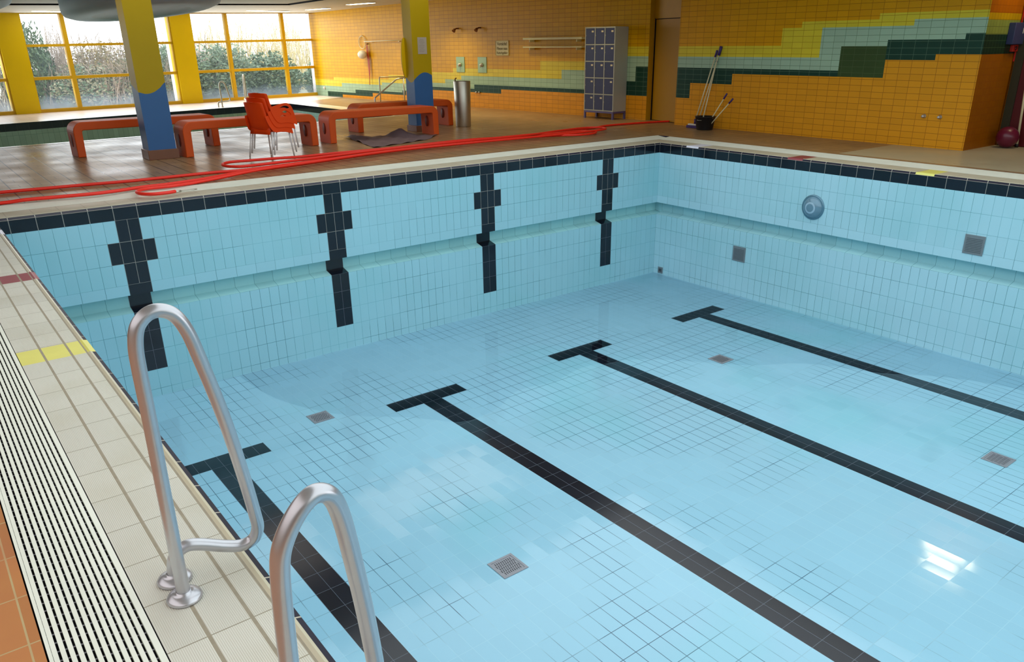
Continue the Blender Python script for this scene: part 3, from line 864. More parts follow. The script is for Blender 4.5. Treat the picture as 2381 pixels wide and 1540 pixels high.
# ------------------------------------------------------------------ benches
def bench_mesh():
    # outline in x-z: inverted U with rounded outer and inner corners
    L, H, T_, R_, ri = 2.25, .53, .125, .15, .03
    out = []
    def arc(cx, cz, rr, a0, a1, n=8): return [(cx + rr*math.cos(a0 + (a1-a0)*i/n), cz + rr*math.sin(a0 + (a1-a0)*i/n)) for i in range(n+1)]
    out += [(0, 0)] + arc(R_, H - R_, R_, PI, PI/2) + arc(L - R_, H - R_, R_, PI/2, 0) + [(L, 0), (L - T_ + .01, 0)]
    out += arc(L - T_ - ri, H - T_ - ri, ri, 0, PI/2, 4) + arc(T_ + ri, H - T_ - ri, ri, PI/2, PI, 4) + [(T_ - .01, 0)]
    return out
def make_bench(name, label):
    t = thing(name, label, 'bench', (0, 0, ZD), 0, 'orange moulded benches round the pillars')
    W = .45
    body = poly2d('body', [bench_mesh()], W - .03, M_bench, t, Matrix.Translation((0, W/2, 0)) @ Matrix.Rotation(PI/2, 4, 'X'), bev=.015, res=2)
    for p_ in body.data.polygons: p_.use_smooth = False
    for x0, x1 in ((-.003, .13), (2.12, 2.253)):
        mb = MB(); mb.lathe([(0, x0), (.066, x0), (.066, x1), (0, x1)], M_hole, 24, axis='x', c=(0, W/2 , .245), sx=1.5, sy=1.0)
        mb.build('leg_hole', parent=t, label='dark oval grip hole')
    return t
BL = [((1.63, 4.56), .04, 'orange bench behind the first pillar, farthest left'),
      ((2.94, 3.40), .045, 'orange bench beside the stacked chairs, right of the first pillar'),
      ((5.45, 3.58), .006, 'orange bench in front of the second pillar'),
      ((6.69, 4.96), .01, 'orange bench behind the second pillar beside the steel bin')]
b0 = make_bench('bench', BL[0][2])
for i, (xy, rz, lab) in enumerate(BL):
    o = b0 if i == 0 else copy_tree(b0)
    o.location = (xy[0], xy[1], ZD + .003); o.rotation_euler = (0, 0, rz); o['label'] = lab

# ------------------------------------------------------------------ stacked chairs
def shell_grid():
    prof = [(.235, .375), (.245, .40), (.225, .415), (.10, .405), (-.06, .395), (-.14, .41), (-.19, .46), (-.215, .55), (-.24, .66), (-.265, .76), (-.28, .82), (-.292, .83)]
    return spline([(a, 0, b) for a, b in prof], 3)
def make_chair(label):
    t = thing('armchair', label, 'chair', (0, 0, ZD), 0, 'orange plastic armchairs in one stack')
    mb = MB(); P = shell_grid(); n = len(P); nv = 9
    rows_ = []
    for i, p_ in enumerate(P):
        k_ = i / (n - 1); hw = .215 - .02 * max(0, (k_ - .5)) * 2
        if i > n - 4: hw -= .02 * (i - (n - 4))
        row = []
        for j in range(nv):
            v = -1 + 2 * j / (nv - 1)
            dish = (1 - v*v) * (.014 if k_ < .45 else .0)
            cur = (v*v) * (.035 if k_ > .5 else 0)
            row.append((p_.x + cur, v * hw, p_.z - dish))
        rows_.append(row)
    th = .007
    G = [[mb.bm.verts.new(q) for q in row] for row in rows_]
    kk = mb.mi(M_orange)
    for i in range(n - 1):
        for j in range(nv - 1):
            fc = mb.bm.faces.new((G[i][j], G[i][j+1], G[i+1][j+1], G[i+1][j])); fc.material_index = kk; fc.smooth = True
    bmesh.ops.recalc_face_normals(mb.bm, faces=mb.bm.faces[:])
    bmesh.ops.solidify(mb.bm, geom=mb.bm.faces[:], thickness=th)
    mb.build('seat_shell', parent=t)
    # rear apron under the seat
    mb = MB()
    ap = [[(-.155 - .02*(z<.4), v*.21, z) for v in (-1, -.5, 0, .5, 1)] for z in (.36 , .43, .47)]
    for i in range(2):
        for j in range(4): mb.face([ap[i][j], ap[i][j+1], ap[i+1][j+1], ap[i+1][j]], M_orange, True)
    bmesh.ops.remove_doubles(mb.bm, verts=mb.bm.verts[:], dist=1e-5)
    bmesh.ops.solidify(mb.bm, geom=mb.bm.faces[:], thickness=.006); mb.build('rear_apron', parent=t)
    # arms: flat bands with two slots
    outer = [(p_.x, p_.z) for p_ in spline([(-.235, .62, 0), (-.20, .635, 0), (-.10, .652, 0), (.06, .672, 0), (.15, .662, 0), (.205, .61, 0), (.225, .50, 0), (.235, .36, 0), (.19, .36, 0), (.05, .39, 0), (-.13, .40, 0), (-.205, .50, 0)], 4, True)] if False else \
            [(p_.x, p_.y) for p_ in spline([(-.235, .62, 0), (-.20, .635, 0), (-.10, .652, 0), (.06, .672, 0), (.15, .662, 0), (.205, .61, 0), (.225, .50, 0), (.235, .36, 0), (.19, .36, 0), (.05, .39, 0), (-.13, .40, 0), (-.205, .50, 0)], 4, True)]
    h1 = [(p_.x, p_.y) for p_ in spline([(-.06, .60, 0), (.03, .632, 0), (.11, .63, 0), (.15, .60, 0), (.05, .592, 0)], 4, True)]
    h2 = [(p_.x, p_.y) for p_ in spline([(-.07, .49, 0), (.0, .555, 0), (.09, .56, 0), (.155, .50, 0), (.04, .485, 0)], 4, True)]
    for sg in (-1, 1):
        sh = Matrix.Identity(4); sh[1][2] = -sg * .2; sh[1][3] = sg * .2 * .36
        poly2d('armrest', [outer, h1, h2], .006, M_orange, t, Matrix.Translation((0, sg * .268, 0)) @ sh @ Matrix.Rotation(PI/2, 4, 'X'), bev=.002, res=1)
    for x0, y0, x1, y1 in ((-.15, -.226, -.222, -.245), (-.15, .226, -.222, .245), (.19, -.226, .222, -.256), (.19, .226, .222, .256)):
        mb = MB(); mb.tube([(x0, y0, .40), (x1, y1, .003)], .0115, M_alu, 12); mb.build('leg', parent=t)
    return t
c0 = make_chair('bottom orange armchair of the stack, legs on the tiles')
ang = math.radians(22); fd = Vector((math.cos(ang), math.sin(ang)))
base = Vector((3.985, 2.585))
for i, lab in enumerate(('bottom orange armchair of the stack, its legs standing on the floor tiles', 'middle orange armchair of the stack', 'topmost orange armchair of the stack, its whole backrest showing')):
    o = c0 if i == 0 else copy_tree(c0)
    q = base + fd * (.055 * i)
    o.location = (q.x, q.y, ZD + .062 * i); o.rotation_euler = (0, 0, ang); o['label'] = lab

# ------------------------------------------------------------------ red hose along the back deck
hp = [(12.74, 2.28), (12.5, 2.37), (11.8, 2.48), (11.1, 2.51), (10.36, 2.30), (9.6, 2.273), (8.5, 2.237), (7.53, 2.204), (6.58, 2.12), (5.68, 1.993), (4.445, 1.62), (3.575, 1.43), (3.05, 1.36),
      (2.73, 1.421), (2.17, 1.41), (1.63, 1.40), (1.15, 1.457), (.68, 1.492), (.24, 1.525), (-.6, 1.56), (-1.2, 1.35), (-1.2, .95), (-.6, .78), (.15, .708), (.39, .64), (.72, .60), (1.07, .56), (1.35, .60), (1.65, .68), (1.94, .70),
      (2.43, .83), (2.97, 1.08), (3.45, 1.14), (4.3, 1.345), (5.5, 1.653), (6.33, 1.73), (7.2, 1.76), (8.18, 1.80), (8.95, 1.64), (9.40, 1.44), (9.76, 1.47), (9.97, 1.62), (9.99, 1.79), (9.84, 1.92), (9.4, 1.95), (8.4, 1.98), (7.2, 2.02), (5.7, 1.88),
      (4.7, 1.90), (4.15, 1.87), (3.78, 1.942), (3.40, 1.985), (3.15, 2.0), (3.0, 1.88), (2.95, 1.70), (3.02, 1.51), (3.22, 1.44), (4.03, 1.55), (5.6, 1.80), (7.2, 1.90), (8.5, 1.90), (9.4, 2.08), (10.07, 2.17), (10.38, 2.09), (10.42, 1.87), (10.25, 1.70), (9.7, 1.60),
      (8.6, 1.58), (7.0, 1.62), (5.5, 1.55), (4.2, 1.24), (3.2, .98), (2.4, .74), (1.95, .60), (1.66, .60), (1.51, .46), (1.50, .27), (1.60, .15), (1.75, .13), (1.86, .165)]
random.seed(3)
hpts = []
nh = len(hp)
for i, (x, y) in enumerate(hp):
    lvl = 0 if i < 46 else 1
    z = ZD + .021 + (.0 if i < 24 else .018 if i < 46 else .04) 
    if i >= nh - 8: z = ZD + .027
    hpts.append((x, y, z))
t = thing('hose', 'long bright red hose lying in loops along the basin edge', 'hose', (0, 0, 0))
mb = MB(); mb.tube(spline(hpts, 7), .020, M_hose, 10); mb.build('tube', parent=t)
mb = MB()
mb.tube([(1.86, .165, ZD + .021), (1.93, .19, ZD + .021)], .013, M_steelm, 10)
hk = [(1.93, .19), (1.99, .235), (2.07, .245), (2.12, .21), (2.07, .17), (1.99, .175)]
mb.tube(spline([(a, b, ZD + .02) for a, b in hk], 5, True), .006, M_steelm, 8, closed=True)
mb.build('snap_hook', parent=t, label='small steel snap hook at the hose end')

# ------------------------------------------------------------------ crumpled sheet under the bench
mb = MB()
A_, B_, C_, D_ = Vector((5.75, 2.55)), Vector((7.0, 2.95)), Vector((7.62, 3.55)), Vector((6.1, 4.35))
nn = 36; G = []
for i in range(nn + 1):
    row = []
    for j in range(nn + 1):
        uu, vv = i / nn, j / nn
        q = (A_.lerp(B_, uu)).lerp(D_.lerp(C_, uu), vv)
        h = .012 + .13 * math.exp(-(((q.x - 7.0) / .20) ** 2 + ((q.y - 3.9) / .22) ** 2)) + .05 * math.exp(-(((q.x - 6.2) / .14) ** 2 + ((q.y - 4.1) / .2) ** 2))
        h += .012 * math.sin(q.x * 9 + q.y * 5) * math.sin(vv * PI) + .008 * math.sin(q.x * 23 - q.y * 17)
        e = .05 * math.sin(9 * uu + 4 * vv)
        row.append(mb.bm.verts.new((q.x + e * (vv - .5), q.y + e * (uu - .5), ZD + max(.004, h))))
    G.append(row)
kk = mb.mi(M_mat)
for i in range(nn):
    for j in range(nn):
        fc = mb.bm.faces.new((G[i][j], G[i+1][j], G[i+1][j+1], G[i][j+1])); fc.material_index = kk; fc.smooth = True
o = mb.build('floor_sheet'); o['label'] = 'crumpled grey brown sheet on the floor under the bench'; o['category'] = 'sheet'

# ------------------------------------------------------------------ steel bin
t = thing('waste_bin', 'tall round stainless steel bin at the right end of the benches', 'bin', (8.95, 4.62, ZD))
mb = MB(); mb.lathe([(0, .0), (.155, .0), (.16, .01), (.175, .90), (.172, .905), (.16, .905), (.155, .86), (0, .86)], M_steelm, 40); mb.build('body', parent=t)
mb = MB(); mb.tube([(-.15, .02, .90), (-.15, .02, .95), (-.12, .02, .965)], .012, M_brown, 10); mb.build('lid_knob', parent=t)

# ------------------------------------------------------------------ lockers
lk = thing('locker_cabinet', 'grey locker cabinet with fifteen navy doors standing by the orange wall', 'locker', (12.26, 3.535, ZD), 0)
Wd, Dp, H0, H1 = .89, .44, .17, 1.94
mb = MB()
mb.box((.02, 0, H0), (Dp, Wd, H1), M_lkb, .004)
for j in range(4):                                         # front frame
    y = j * (Wd - .02) / 3; mb.box((0, y, H0), (.02, y + .02, H1), M_lkb)
zs = [H0 + .012 + i * (H1 - H0 - .03) / 5 for i in range(6)]
for z in zs: mb.box((0.001, 0, z - .008), (.02, Wd, z + .012), M_lkb)
mb.build('carcass', parent=lk)
miss = {(3, 1), (4, 0)}                                    # (row from the top, column from the right) without plates
for rI in range(5):
    for cI in range(3):
        y0 = .02 + cI * (Wd - .02) / 3; y1 = y0 + (Wd - .02) / 3 - .02
        z1 = zs[5 - rI] - .008; z0 = zs[4 - rI] + .012
        mb = MB(); mb.box((.004, y0 + .003, z0 + .003), (.02, y1 - .003, z1 - .003), M_lkd, .002)
        d = mb.build('door', parent=lk)
        if (rI, cI) not in miss:
            mb = MB(); mb.box((.001, y0 + .035, z1 - .085), (.004, y0 + .095, z1 - .05), M_plate); mb.build('number_plate', parent=d)
        mb = MB(); mb.box((0.0, y1 - .012, (z0+z1)/2 + .0), (.004, y1 - .004, (z0+z1)/2 + .03), M_lkb); mb.build('hinge', parent=d)
mb = MB(); mb.box((.0, 0, H0 - .04), (Dp, Wd, H0), M_lkbase, .003); mb.build('base_frame', parent=lk)
for x, y in ((.0, .0), (.0, Wd - .04), (Dp - .04, .0), (Dp - .04, Wd - .04)):
    mb = MB(); mb.box((x, y, 0), (x + .04, y + .04, H0 - .04), M_lkbase); mb.build('leg', parent=lk)
ang_l = math.atan2(-LWt.y, -LWt.x) - PI/2
lk.rotation_euler = (0, 0, ang_l)

# ------------------------------------------------------------------ fittings on the left tiled wall
def onL(s, z, o_=0.0):
    """matrix at a wall point: local x along the wall (to the right as seen), z up, -y out of the wall"""
    p_ = LWp(s, z, o_)
    X = Vector((LWt.x, LWt.y, 0)); Yv = Vector((-LWn.x, -LWn.y, 0)); Z = Vector((0, 0, 1))
    Mx = Matrix.Identity(4)
    for i in range(3): Mx[i][0], Mx[i][1], Mx[i][2], Mx[i][3] = X[i], Yv[i], Z[i], p_[i]
    return Mx
def wall_thing(name, label, cat, s, z, group=None, o_=0.0):
    t = thing(name, label, cat, (0, 0, 0), 0, group); t.matrix_world = onL(s, z, o_ + .003); return t
for s0, lab in ((8.2, 'pale green shower valve panel left of its twin'), (9.133, 'pale green shower valve panel nearer the warning sign')):
    t = wall_thing('shower_valve', lab, 'shower valve', s0, 1.165, 'shower valve panels')
    mb = MB(); mb.box((-.182, -.012, -.197), (.182, 0, .197), M_teal, .004); mb.build('plate', parent=t)
    mb = MB(); mb.lathe([(0, -.012), (.05, -.012), (.05, -.03), (.03, -.04), (.03, -.075), (0, -.08)], M_steelm, 20, axis='y', c=(0, 0, 0)); mb.tube([(0, -.06, 0), (.0, -.075, -.06)], .012, M_steelm, 10); mb.build('valve_knob', parent=t)
for s0, lab in ((8.16, 'small bronze shower head above the left valve panel'), (9.105, 'small bronze shower head above the right valve panel')):
    t = wall_thing('wall_shower', lab, 'shower head', s0, 2.06, 'wall shower heads')
    mb = MB(); mb.tube([(0, 0, .02), (0, -.08, .02), (.0, -.14, -.02)], .018, M_brown, 12); mb.build('arm', parent=t)
    mb = MB(); mb.tube([(-.01, -.12, 0), (.0, -.17, -.05)], [.03, .05], M_brown, 16); mb.build('rose', parent=t)
t = wall_thing('warning_sign', 'cream warning sign with three lines of dark writing on the orange wall', 'sign', 9.957, 1.581)
mb = MB(); mb.box((-.255, -.012, -.18), (.255, 0, .18), M_sign, .02, seg=3); mb.build('board', parent=t)
for z, s_, bd, dx in ((.10, .105, 'Vorsicht!', 0), (-.012, .088, 'Fliesen', -.085), (-.012, .088, 'nass', .13), (-.115, .082, 'Rutschgefahr', 0)):
    text('lettering', bd, s_, M_print, t, Matrix.Translation((dx, -.0135, z)) @ Matrix.Rotation(PI/2, 4, 'X'))
for z, hh, lab in ((1.79, .05, 'upper cream wall shelf left of the lockers'), (1.60, .03, 'lower cream wall shelf left of the lockers')):
    t = wall_thing('wall_shelf', lab, 'shelf', 11.95, z, 'wall shelves left of the lockers')
    mb = MB(); mb.box((-1.0, -.20, -hh/2), (1.0, 0, hh/2), M_shelf, .004); mb.build('board', parent=t)
    for x in (-.8, .8):
        mb = MB(); mb.box((x - .012, -.16, -hh/2 - .05), (x + .012, -.002, -hh/2), M_shelf); mb.build('bracket', parent=t)
# rescue pole, hoop, float with strap
t = wall_thing('rescue_pole', 'long thin cream rescue pole hanging level on the wall', 'pole', 4.6, 1.80)
mb = MB(); mb.tube([(-1.13, -.07, -.012), (1.13, -.07, .016)], .014, M_pole, 10); mb.build('shaft', parent=t)
for x in (-.7, .8):
    mb = MB(); mb.box((x - .02, -.085, -.03), (x + .02, 0, -.012), M_pole); mb.build('wall_hook', parent=t)
t = wall_thing('throw_hoop', 'thin cream rope hoop hanging above the white float', 'hoop', 3.29, 1.77)
mb = MB(); mb.tube([(.19 * math.cos(a_ * 2*PI/40), -.03, .185 * math.sin(a_ * 2*PI/40)) for a_ in range(40)], .011, M_pole, 8, closed=True); mb.build('ring', parent=t)
mb = MB(); mb.tube([(0, 0, .19), (0, -.05, .19)], .012, M_pole, 8); mb.build('hook', parent=t)
t = wall_thing('rescue_float', 'round white float with dark orange strap hanging on the wall', 'float', 3.44, 1.41)
mb = MB(); mb.lathe([(0, -.125)] + [(.125*math.sin(a_), -.125*math.cos(a_)) for a_ in [PI*i/14 for i in range(1, 14)]] + [(0, .125)], M_white, 28, c=(-.02, -.14, 0), sx=1.5); mb.build('ball', parent=t)
mb = MB()
st = [(.155, .31, .012), (.16, .20, .035), (.17, .05, .04), (.185, -.12, .05), (.19, -.35, .045), (.185, -.58, .03), (.17, -.66, .012), (.15, -.9, .01)]
for i in range(len(st) - 1):
    a_, b_ = st[i], st[i+1]
    mb.box((0, 0, 0), (.001, .001, .001), M_redp) if False else None
    mb.face([(a_[0]-a_[2], -.05, a_[1]), (a_[0]+a_[2], -.05, a_[1]), (b_[0]+b_[2], -.05, b_[1]), (b_[0]-b_[2], -.05, b_[1])], plain('dark_orange_strap', (172, 66, 8), .6) if i == 0 else mb.mats[0])
bmesh.ops.remove_doubles(mb.bm, verts=mb.bm.verts[:], dist=1e-5)
bmesh.ops.solidify(mb.bm, geom=mb.bm.faces[:], thickness=.012)
mb.build('strap', parent=t)
mb = MB(); mb.tube([(.155, 0, .31), (.155, -.07, .31)], .014, M_brown, 8); mb.build('peg', parent=t)
t = wall_thing('wall_stud', 'small white knob low on the wall at the window corner', 'knob', .62, .335)
mb = MB(); mb.lathe([(0, 0), (.05, 0), (.05, -.02), (.03, -.05), (0, -.055)], M_white, 20, axis='y'); mb.build('cap', parent=t)
t = wall_thing('wall_tap', 'pair of tiny chrome taps low on the wall right of the steel bin', 'tap', 8.93, .465)
for x in (-.06, .06):
    mb = MB(); mb.lathe([(0, 0), (.025, 0), (.025, -.03), (.018, -.05), (0, -.055)], M_steel, 16, axis='y', c=(x, 0, 0)); mb.build('tap_body', parent=t)

# knobs on the right wall
for y, lab in ((-3.376, 'left of the two small chrome wall knobs by the wall corner'), (-3.629, 'right of the two small chrome wall knobs by the wall corner')):
    t = thing('chrome_stud', lab, 'knob', (12.45, y, .548), 0, 'two chrome wall knobs')
    mb = MB(); mb.lathe([(0, .0), (.032, .0), (.032, .008), (.014, .014), (.014, .04), (.024, .05), (.02, .062), (0, .066)], M_steel, 20, axis='-x'); mb.build('knob_body', parent=t)

# ------------------------------------------------------------------ bucket and cleaning tools
bk = thing('bucket', 'black plastic bucket standing against the tiled wall', 'bucket', (12.09, .755, ZD))
mb = MB(); mb.lathe([(0, 0), (.155, 0), (.16, .01), (.195, .24), (.205, .245), (.205, .255), (.188, .255), (.15, .02), (0, .02)], M_black, 36); mb.build('bucket_body', parent=bk)
mb = MB(); mb.tube(spline([(0, -.2, .235), (-.13, -.12, .20), (-.19, 0, .185), (-.13, .12, .20), (0, .2, .235)], 6), .004, M_steelm, 6); mb.build('handle', parent=bk)
def stick(name, label, cat, a, b, gl_, r_=.0115, rg=.02, group=None):
    """pole from a (low) to b (top) with a purple grip of length gl_"""
    t = thing(name, label, cat, a, 0, group)
    A, B = Vector(a), Vector(b); d_ = (B - A); L_ = d_.length; d_.normalize()
    mb = MB(); mb.tube([Vector((0, 0, 0)), d_ * (L_ - gl_ * .5)], r_, M_pole, 10); mb.build('handle', parent=t)
    mb = MB(); mb.tube([d_ * (L_ - gl_), d_ * (L_ - .01), d_ * L_], [rg, rg, rg * .7], M_purple, 12); mb.build('grip', parent=t)
    return t
def head(t, lo, hi, top, s):
    mb = MB(); mb.box(lo, hi, M_purple, .006); mb.build('squeegee_blade', parent=t)
    mb = MB(); mb.box((lo[0] + .012, lo[1] + .03, hi[2]), (hi[0] - .012, hi[1] - .03, hi[2] + .03), M_white, .006); mb.build('squeegee_body', parent=t)
    mb = MB(); mb.tube([(0, 0, -.06), top], .022, M_purple, 12); mb.build('socket', parent=t)
tl = 'floor squeegee tools leaning by the bucket'
t = stick('squeegee', 'floor squeegee with the lower purple grip, its wide blade left of the bucket', 'squeegee', (12.2, 1.10, .205), (12.43, .865, 1.53), .13, group=tl)
head(t, (-.05, -.14, -.135), (.04, .185, -.085), (.0, 0, .04), 0)
stick('mop_stick', 'tallest cleaning stick leaning on the wall with thick purple grip', 'mop', (12.2, 1.04, .135), (12.435, .775, 1.60), .17, rg=.03, group=tl)
stick('mop_stick', 'long cleaning stick standing upright in the bucket', 'mop', (12.10, .86, .095), (12.425, .85, 1.34), .03, group=tl)
stick('hand_brush', 'short brush stick leaning out of the bucket, the higher of two', 'brush', (12.05, .70, .10), (12.22, .375, .76), .12, .010, .017, group='short sticks in the bucket')
stick('hand_brush', 'short brush stick leaning far right out of the bucket, the lower of two', 'brush', (12.05, .66, .10), (12.22, .222, .672), .12, .010, .017, group='short sticks in the bucket')

# ------------------------------------------------------------------ right-hand passage
t = thing('wall_box', 'slate blue wall box on the end wall near the maroon door', 'box', (13.38, -4.07, 1.755))
mb = MB(); mb.box((-.19, -.10, -.155), (.19, 0, .155), M_bluebox, .008); mb.build('casing', parent=t)
mb = MB(); mb.box((.10, -.104, .0), (.115, -.10, .08), M_white); mb.build('latch', parent=t)
t = thing('alarm_button', 'small red box under the slate blue wall box', 'alarm', (13.47, -4.07, 1.545))
mb = MB(); mb.box((-.09, -.05, -.05), (.09, 0, .05), M_redp, .006); mb.lathe([(0, -.05), (.03, -.05), (.03, -.06), (0, -.06)], M_maroon, 16, axis='y'); mb.build('casing', parent=t)
t = thing('rubber_ball', 'burgundy rubber ball on the floor by the maroon door', 'ball', (13.33, -4.33, ZD))
mb = MB(); R_ = .163; mb.lathe([(0, 0)] + [(R_*math.sin(a_), R_ - R_*math.cos(a_)) for a_ in [PI*i/18 for i in range(1, 18)]] + [(0, 2*R_)], M_ball, 36); mb.build('ball_skin', parent=t)
mb = MB(); mb.lathe([(0, 2*R_ - .002), (.014, 2*R_ - .002), (.012, 2*R_ + .004), (0, 2*R_ + .005)], M_black, 12); mb.build('valve', parent=t)
t = thing('broom_pole', 'cream pole leaning behind the burgundy ball at the picture edge', 'pole', (13.50, -4.43, ZD + .003))
mb = MB(); mb.tube([(0, 0, .004), (.0, .08, 1.3)], .018, M_pole, 12); mb.build('shaft', parent=t)
mb = MB(); mb.tube([(0, 0, .0), (0, .003, .05)], .026, M_black, 12); mb.build('rubber_foot', parent=t)

# ------------------------------------------------------------------ fittings at the second pool
def loop_rail(x, y, rz, label, h=.68):
    t = thing('pool_ladder_rail', label, 'grab rail', (x, y, ZD), rz, 'grab rails at the second pool')
    pts = [(0, 0, 0), (0, 0, .3), (-.01, 0, h - .12), (.02, 0, h - .02), (.09, 0, h), (.15, 0, h - .06), (.19, 0, h - .2), (.24, 0, .26), (.235, 0, .18), (.18, 0, .15), (.0, .0, .14), (-.09, 0, .12), (-.10, 0, 0)]
    pts = [(a_, .03 * (i > 8), c_) for i, (a_, b_, c_) in enumerate(pts)]
    mb = MB(); mb.tube(spline(pts, 6), .02, M_steelm, 10); mb.build('bent_tube', parent=t)
    mb = MB(); mb.lathe([(0, 0), (.05, 0), (.04, .015), (0, .015)], M_steelm, 16); mb.build('flange', parent=t)
    return t
loop_rail(7.12, 14.30, 0, 'small steel ladder rail at the far edge of the second pool')
t = loop_rail(7.94, 14.55, PI/2 * .9, 'steel ladder rail rising behind the stacked chairs', .84)
t = thing('stair_railing', 'steel stair railing at the second pool, left of the second pillar', 'railing', (9.86, 10.2, ZD))
mb = MB(); mb.tube([(0, 0, 0), (0, 0, .285), (.012, 0, .305), (.68, 0, .74), (.72, 0, .758), (1.10, 0, .785)], .02, M_steel, 12); mb.build('sloping_handrail', parent=t)
mb = MB(); mb.tube([(.91, 0, 0), (.91, 0, .765)], .02, M_steelm, 10); mb.build('post', parent=t)
mb = MB(); mb.tube([(.20, .07, 0), (.215, .07, .79), (.23, .07, .81), (.26, .07, .815), (1.1, .07, .80)], .016, M_steelm, 10); mb.build('rear_rail', parent=t)

# ------------------------------------------------------------------ outside: ground, shrubs, bare trees
mb = MB(); mb.face([(-40, 15.6, -.25), (40, 19.5, -.25), (40, 70, -.25), (-40, 70, -.25)], plain('winter_lawn', (168, 172, 150), .9, 0, .2, .6))
struct(mb, 'ground_outside')
M_leaf = [plain('leaf_green', (112, 136, 110), .6, 0, .5, 9), plain('leaf_olive', (168, 166, 142), .7, 0, .4, 9)]
M_twig = plain('bare_twig', (178, 164, 150), .8, 0, .3, 8)
M_reed = plain('pale_reed', (206, 192, 146), .8, 0, .25, 8)
def shrub(mats, n, size, seed, stretch=1.0):
    rnd = random.Random(seed); mb = MB()
    for i in range(n):
        th, ph = rnd.uniform(0, 2*PI), math.acos(rnd.uniform(-1, 1)); rr = rnd.uniform(.35, 1) ** .5
        c_ = Vector((math.sin(ph)*math.cos(th)*rr, math.sin(ph)*math.sin(th)*rr*.7, math.cos(ph)*rr*stretch + stretch * .85))
        c_ *= 1 + .18 * math.sin(5*th) * math.sin(3*ph)
        a_ = Vector((rnd.uniform(-1, 1), rnd.uniform(-1, 1), rnd.uniform(-1, 1))).normalized(); b_ = a_.orthogonal().normalized()
        s_ = size * rnd.uniform(.6, 1.4)
        mb.face([c_ - a_*s_, c_ + b_*s_*.5, c_ + a_*s_, c_ - b_*s_*.5], rnd.choice(mats))
    me = mb.build('foliage', normals=False); return me
def twigs(n, seed, m, h):
    rnd = random.Random(seed); mb = MB()
    for i in range(n):
        x, y = rnd.uniform(-1, 1), rnd.uniform(-.5, .5); lean = rnd.uniform(-.35, .35); z1 = h * rnd.uniform(.5, 1)
        mb.tube([(x, y, 0), (x + lean * .5 + rnd.uniform(-.06, .06), y, z1 * .5), (x + lean, y + rnd.uniform(-.2, .2), z1)], [.014, .009, .003], m, 4, caps=False)
        for k_ in range(3):
            t_ = rnd.uniform(.3, .95); q = Vector((x + lean*t_, y, z1*t_))
            mb.tube([q, q + Vector((rnd.uniform(-.3, .3), rnd.uniform(-.2, .2), rnd.uniform(.1, .45)))], [.007, .002], m, 3, caps=False)
    return mb.build('branches', normals=False)
def plant(name, label, cat, protos, x, y, sc, group):
    t = thing(name, label, cat, (x, y, -.25), random.uniform(0, 6), group)
    for pr_ in protos:
        c_ = pr_.copy(); COL.objects.link(c_); c_.parent = t
    t.scale = sc
    return t
gS = [shrub(M_leaf[:1], 8000, .055, 1), shrub(M_leaf[:1] + M_leaf[1:], 7000, .055, 2), shrub([M_leaf[1], M_reed], 6500, .05, 3)]
tS = [twigs(210, 4, M_twig, 2.2), twigs(200, 5, M_reed, 2.4)]
G1, G2 = 'winter shrubs outside the windows', 'pale bare thickets outside the windows'
SH = [('green shrub far left outside, behind the left pier', 1.2, 17.4, (1.1, .8, .75), 0), ('tall green shrub at the left edge of the left window', 3.2, 20.0, (.8, .8, 1.35), 0),
      ('olive twiggy shrub in the lower left window panes', 4.6, 18.8, (1.4, .8, .72), 1), ('pale brown shrub at the middle of the left window behind the low olive one', 5.4, 20.8, (1.3, .9, 1.05), 2),
      ('low brown green shrub in front of the pale brown one', 6.1, 18.9, (1.3, .8, .80), 1),
      ('green shrub right of the first pillar outside', 7.5, 20.2, (1.2, .9, 1.02), 0), ('dark green shrub at the left edge of the right window', 9.2, 20.0, (1.3, .9, 1.0), 0),
      ('low blue green shrub in the middle of the right window', 11.0, 20.3, (1.5, .9, .86), 0), ('low shrub at the right edge of the right window', 13.4, 21.0, (1.5, .9, .72), 0)]
used = set()
for lab, x, y, sc, kx in SH:
    pr_ = [gS[kx]] + ([tS[0]] if kx else [])
    plant('shrub', lab, 'shrub', pr_, x, y, sc, G1)
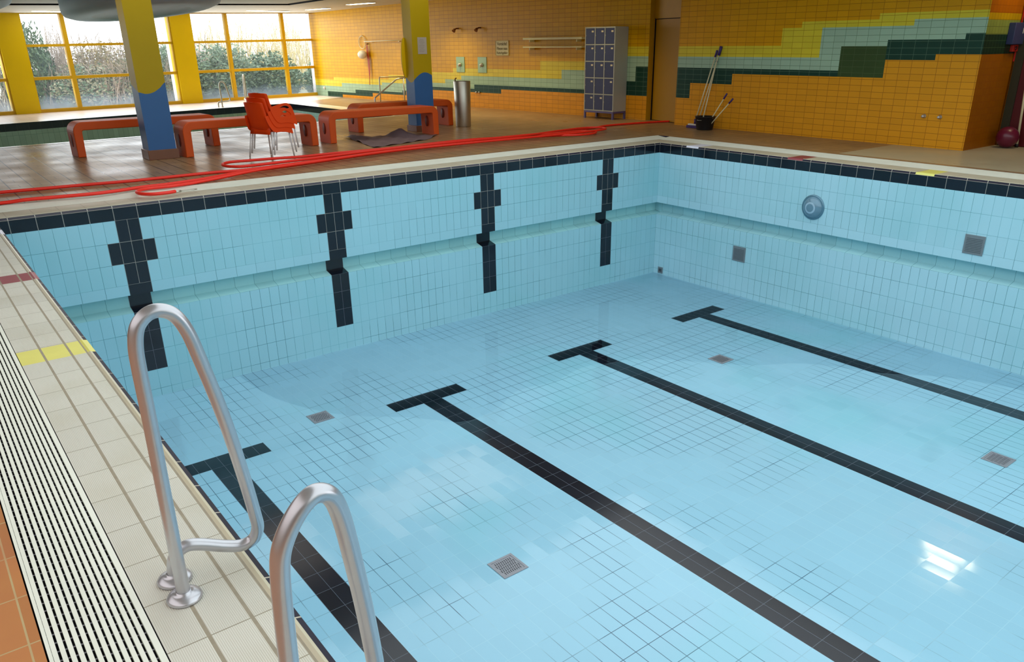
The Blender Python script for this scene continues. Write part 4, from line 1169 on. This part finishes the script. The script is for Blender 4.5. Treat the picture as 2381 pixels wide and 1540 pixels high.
TH = [('brownish bare thicket outside behind the left window', 4.2, 22.0, (2.0, 1, 1.25), 0), ('grey brown bare thicket behind the left window, right half', 7.2, 22.4, (2.0, 1, 1.15), 0),
      ('grey brown bare thicket beside the left pier outside', 1.6, 20.6, (1.6, 1, 1.0), 0), ('grey bare thicket behind the yellow pier between the windows', 9.6, 24.4, (1.7, 1, .95), 0),
      ('pale reed thicket behind the right window, left half', 11.9, 26.2, (2.2, 1, 1.3), 1), ('pale reed thicket behind the right window, right half', 15.4, 28.4, (2.0, 1, 1.45), 1)]
for lab, x, y, sc, kx in TH: plant('thicket', lab, 'thicket', [tS[kx]], x, y, sc, G2)
for o in gS + tS: bpy.data.objects.remove(o)

# ------------------------------------------------------------------ light
w = bpy.data.worlds.new('world'); SC.world = w; w.use_nodes = True
bg = w.node_tree.nodes['Background']; bg.inputs[0].default_value = (.93, .97, 1.0, 1); bg.inputs[1].default_value = 3.2
def area(name, loc, sx, sy, power, col=(1, 1, 1), rot=(0, 0, 0), spread=PI):
    d_ = bpy.data.lights.new(name, 'AREA'); d_.shape = 'RECTANGLE'; d_.size = sx; d_.size_y = sy; d_.energy = power; d_.color = col; d_.spread = spread
    o_ = bpy.data.objects.new(name, d_); COL.objects.link(o_); o_.location = loc; o_.rotation_euler = rot
    return o_
area('hall_fill', (5.0, -10.0, 2.66), 9.4, 20.0, 840, (.93, .98, 1.0))  # unseen panel added for even light over the basin, no single fixture
for x, y in ((2.5, 3.2), (7.0, 3.4)):
    area('deck_fill', (x, y, ceilz(x, y) - .05), 3.2, 2.2, 22, (1.0, .95, .86))  # unseen ceiling panels added to light the back deck
area('left_deck_fill', (-4.2, -8.0, 2.55), 5.5, 11.0, 215, (.97, .98, 1.0))  # unseen fill added to brighten the near-left deck and rails
area('window_daylight', (WWp(4.5, 1.4, .25)), 9.0, 2.2, 140, (.86, .94, 1.0), (-PI/2, 0, math.atan2(WWt.y, WWt.x)))
for x, y in ((10.95, 6.6), (11.2, 9.4)):
    area('wall_lamp_light', (x, y, ceilz(x, y) - .03), .2, 1.3, 24, (1.0, .84, .42), spread=math.radians(110))
area('wall_lamp_light', (11.4, 3.8, ceilz(11.4, 3.8) - .03), .2, 1.3, 12, (1.0, .80, .40), spread=math.radians(110))
for x, y in ((10.6, 14.9), (10.66, 12.15)):
    area('strip_lamp_light', (x, y, ceilz(x, y) - .03), .2, 1.3, 26, (1.0, .86, .55), spread=math.radians(110))
area('passage_light', (13.1, -4.9, 2.9), .14, .7, 14, (1.0, .82, .5))
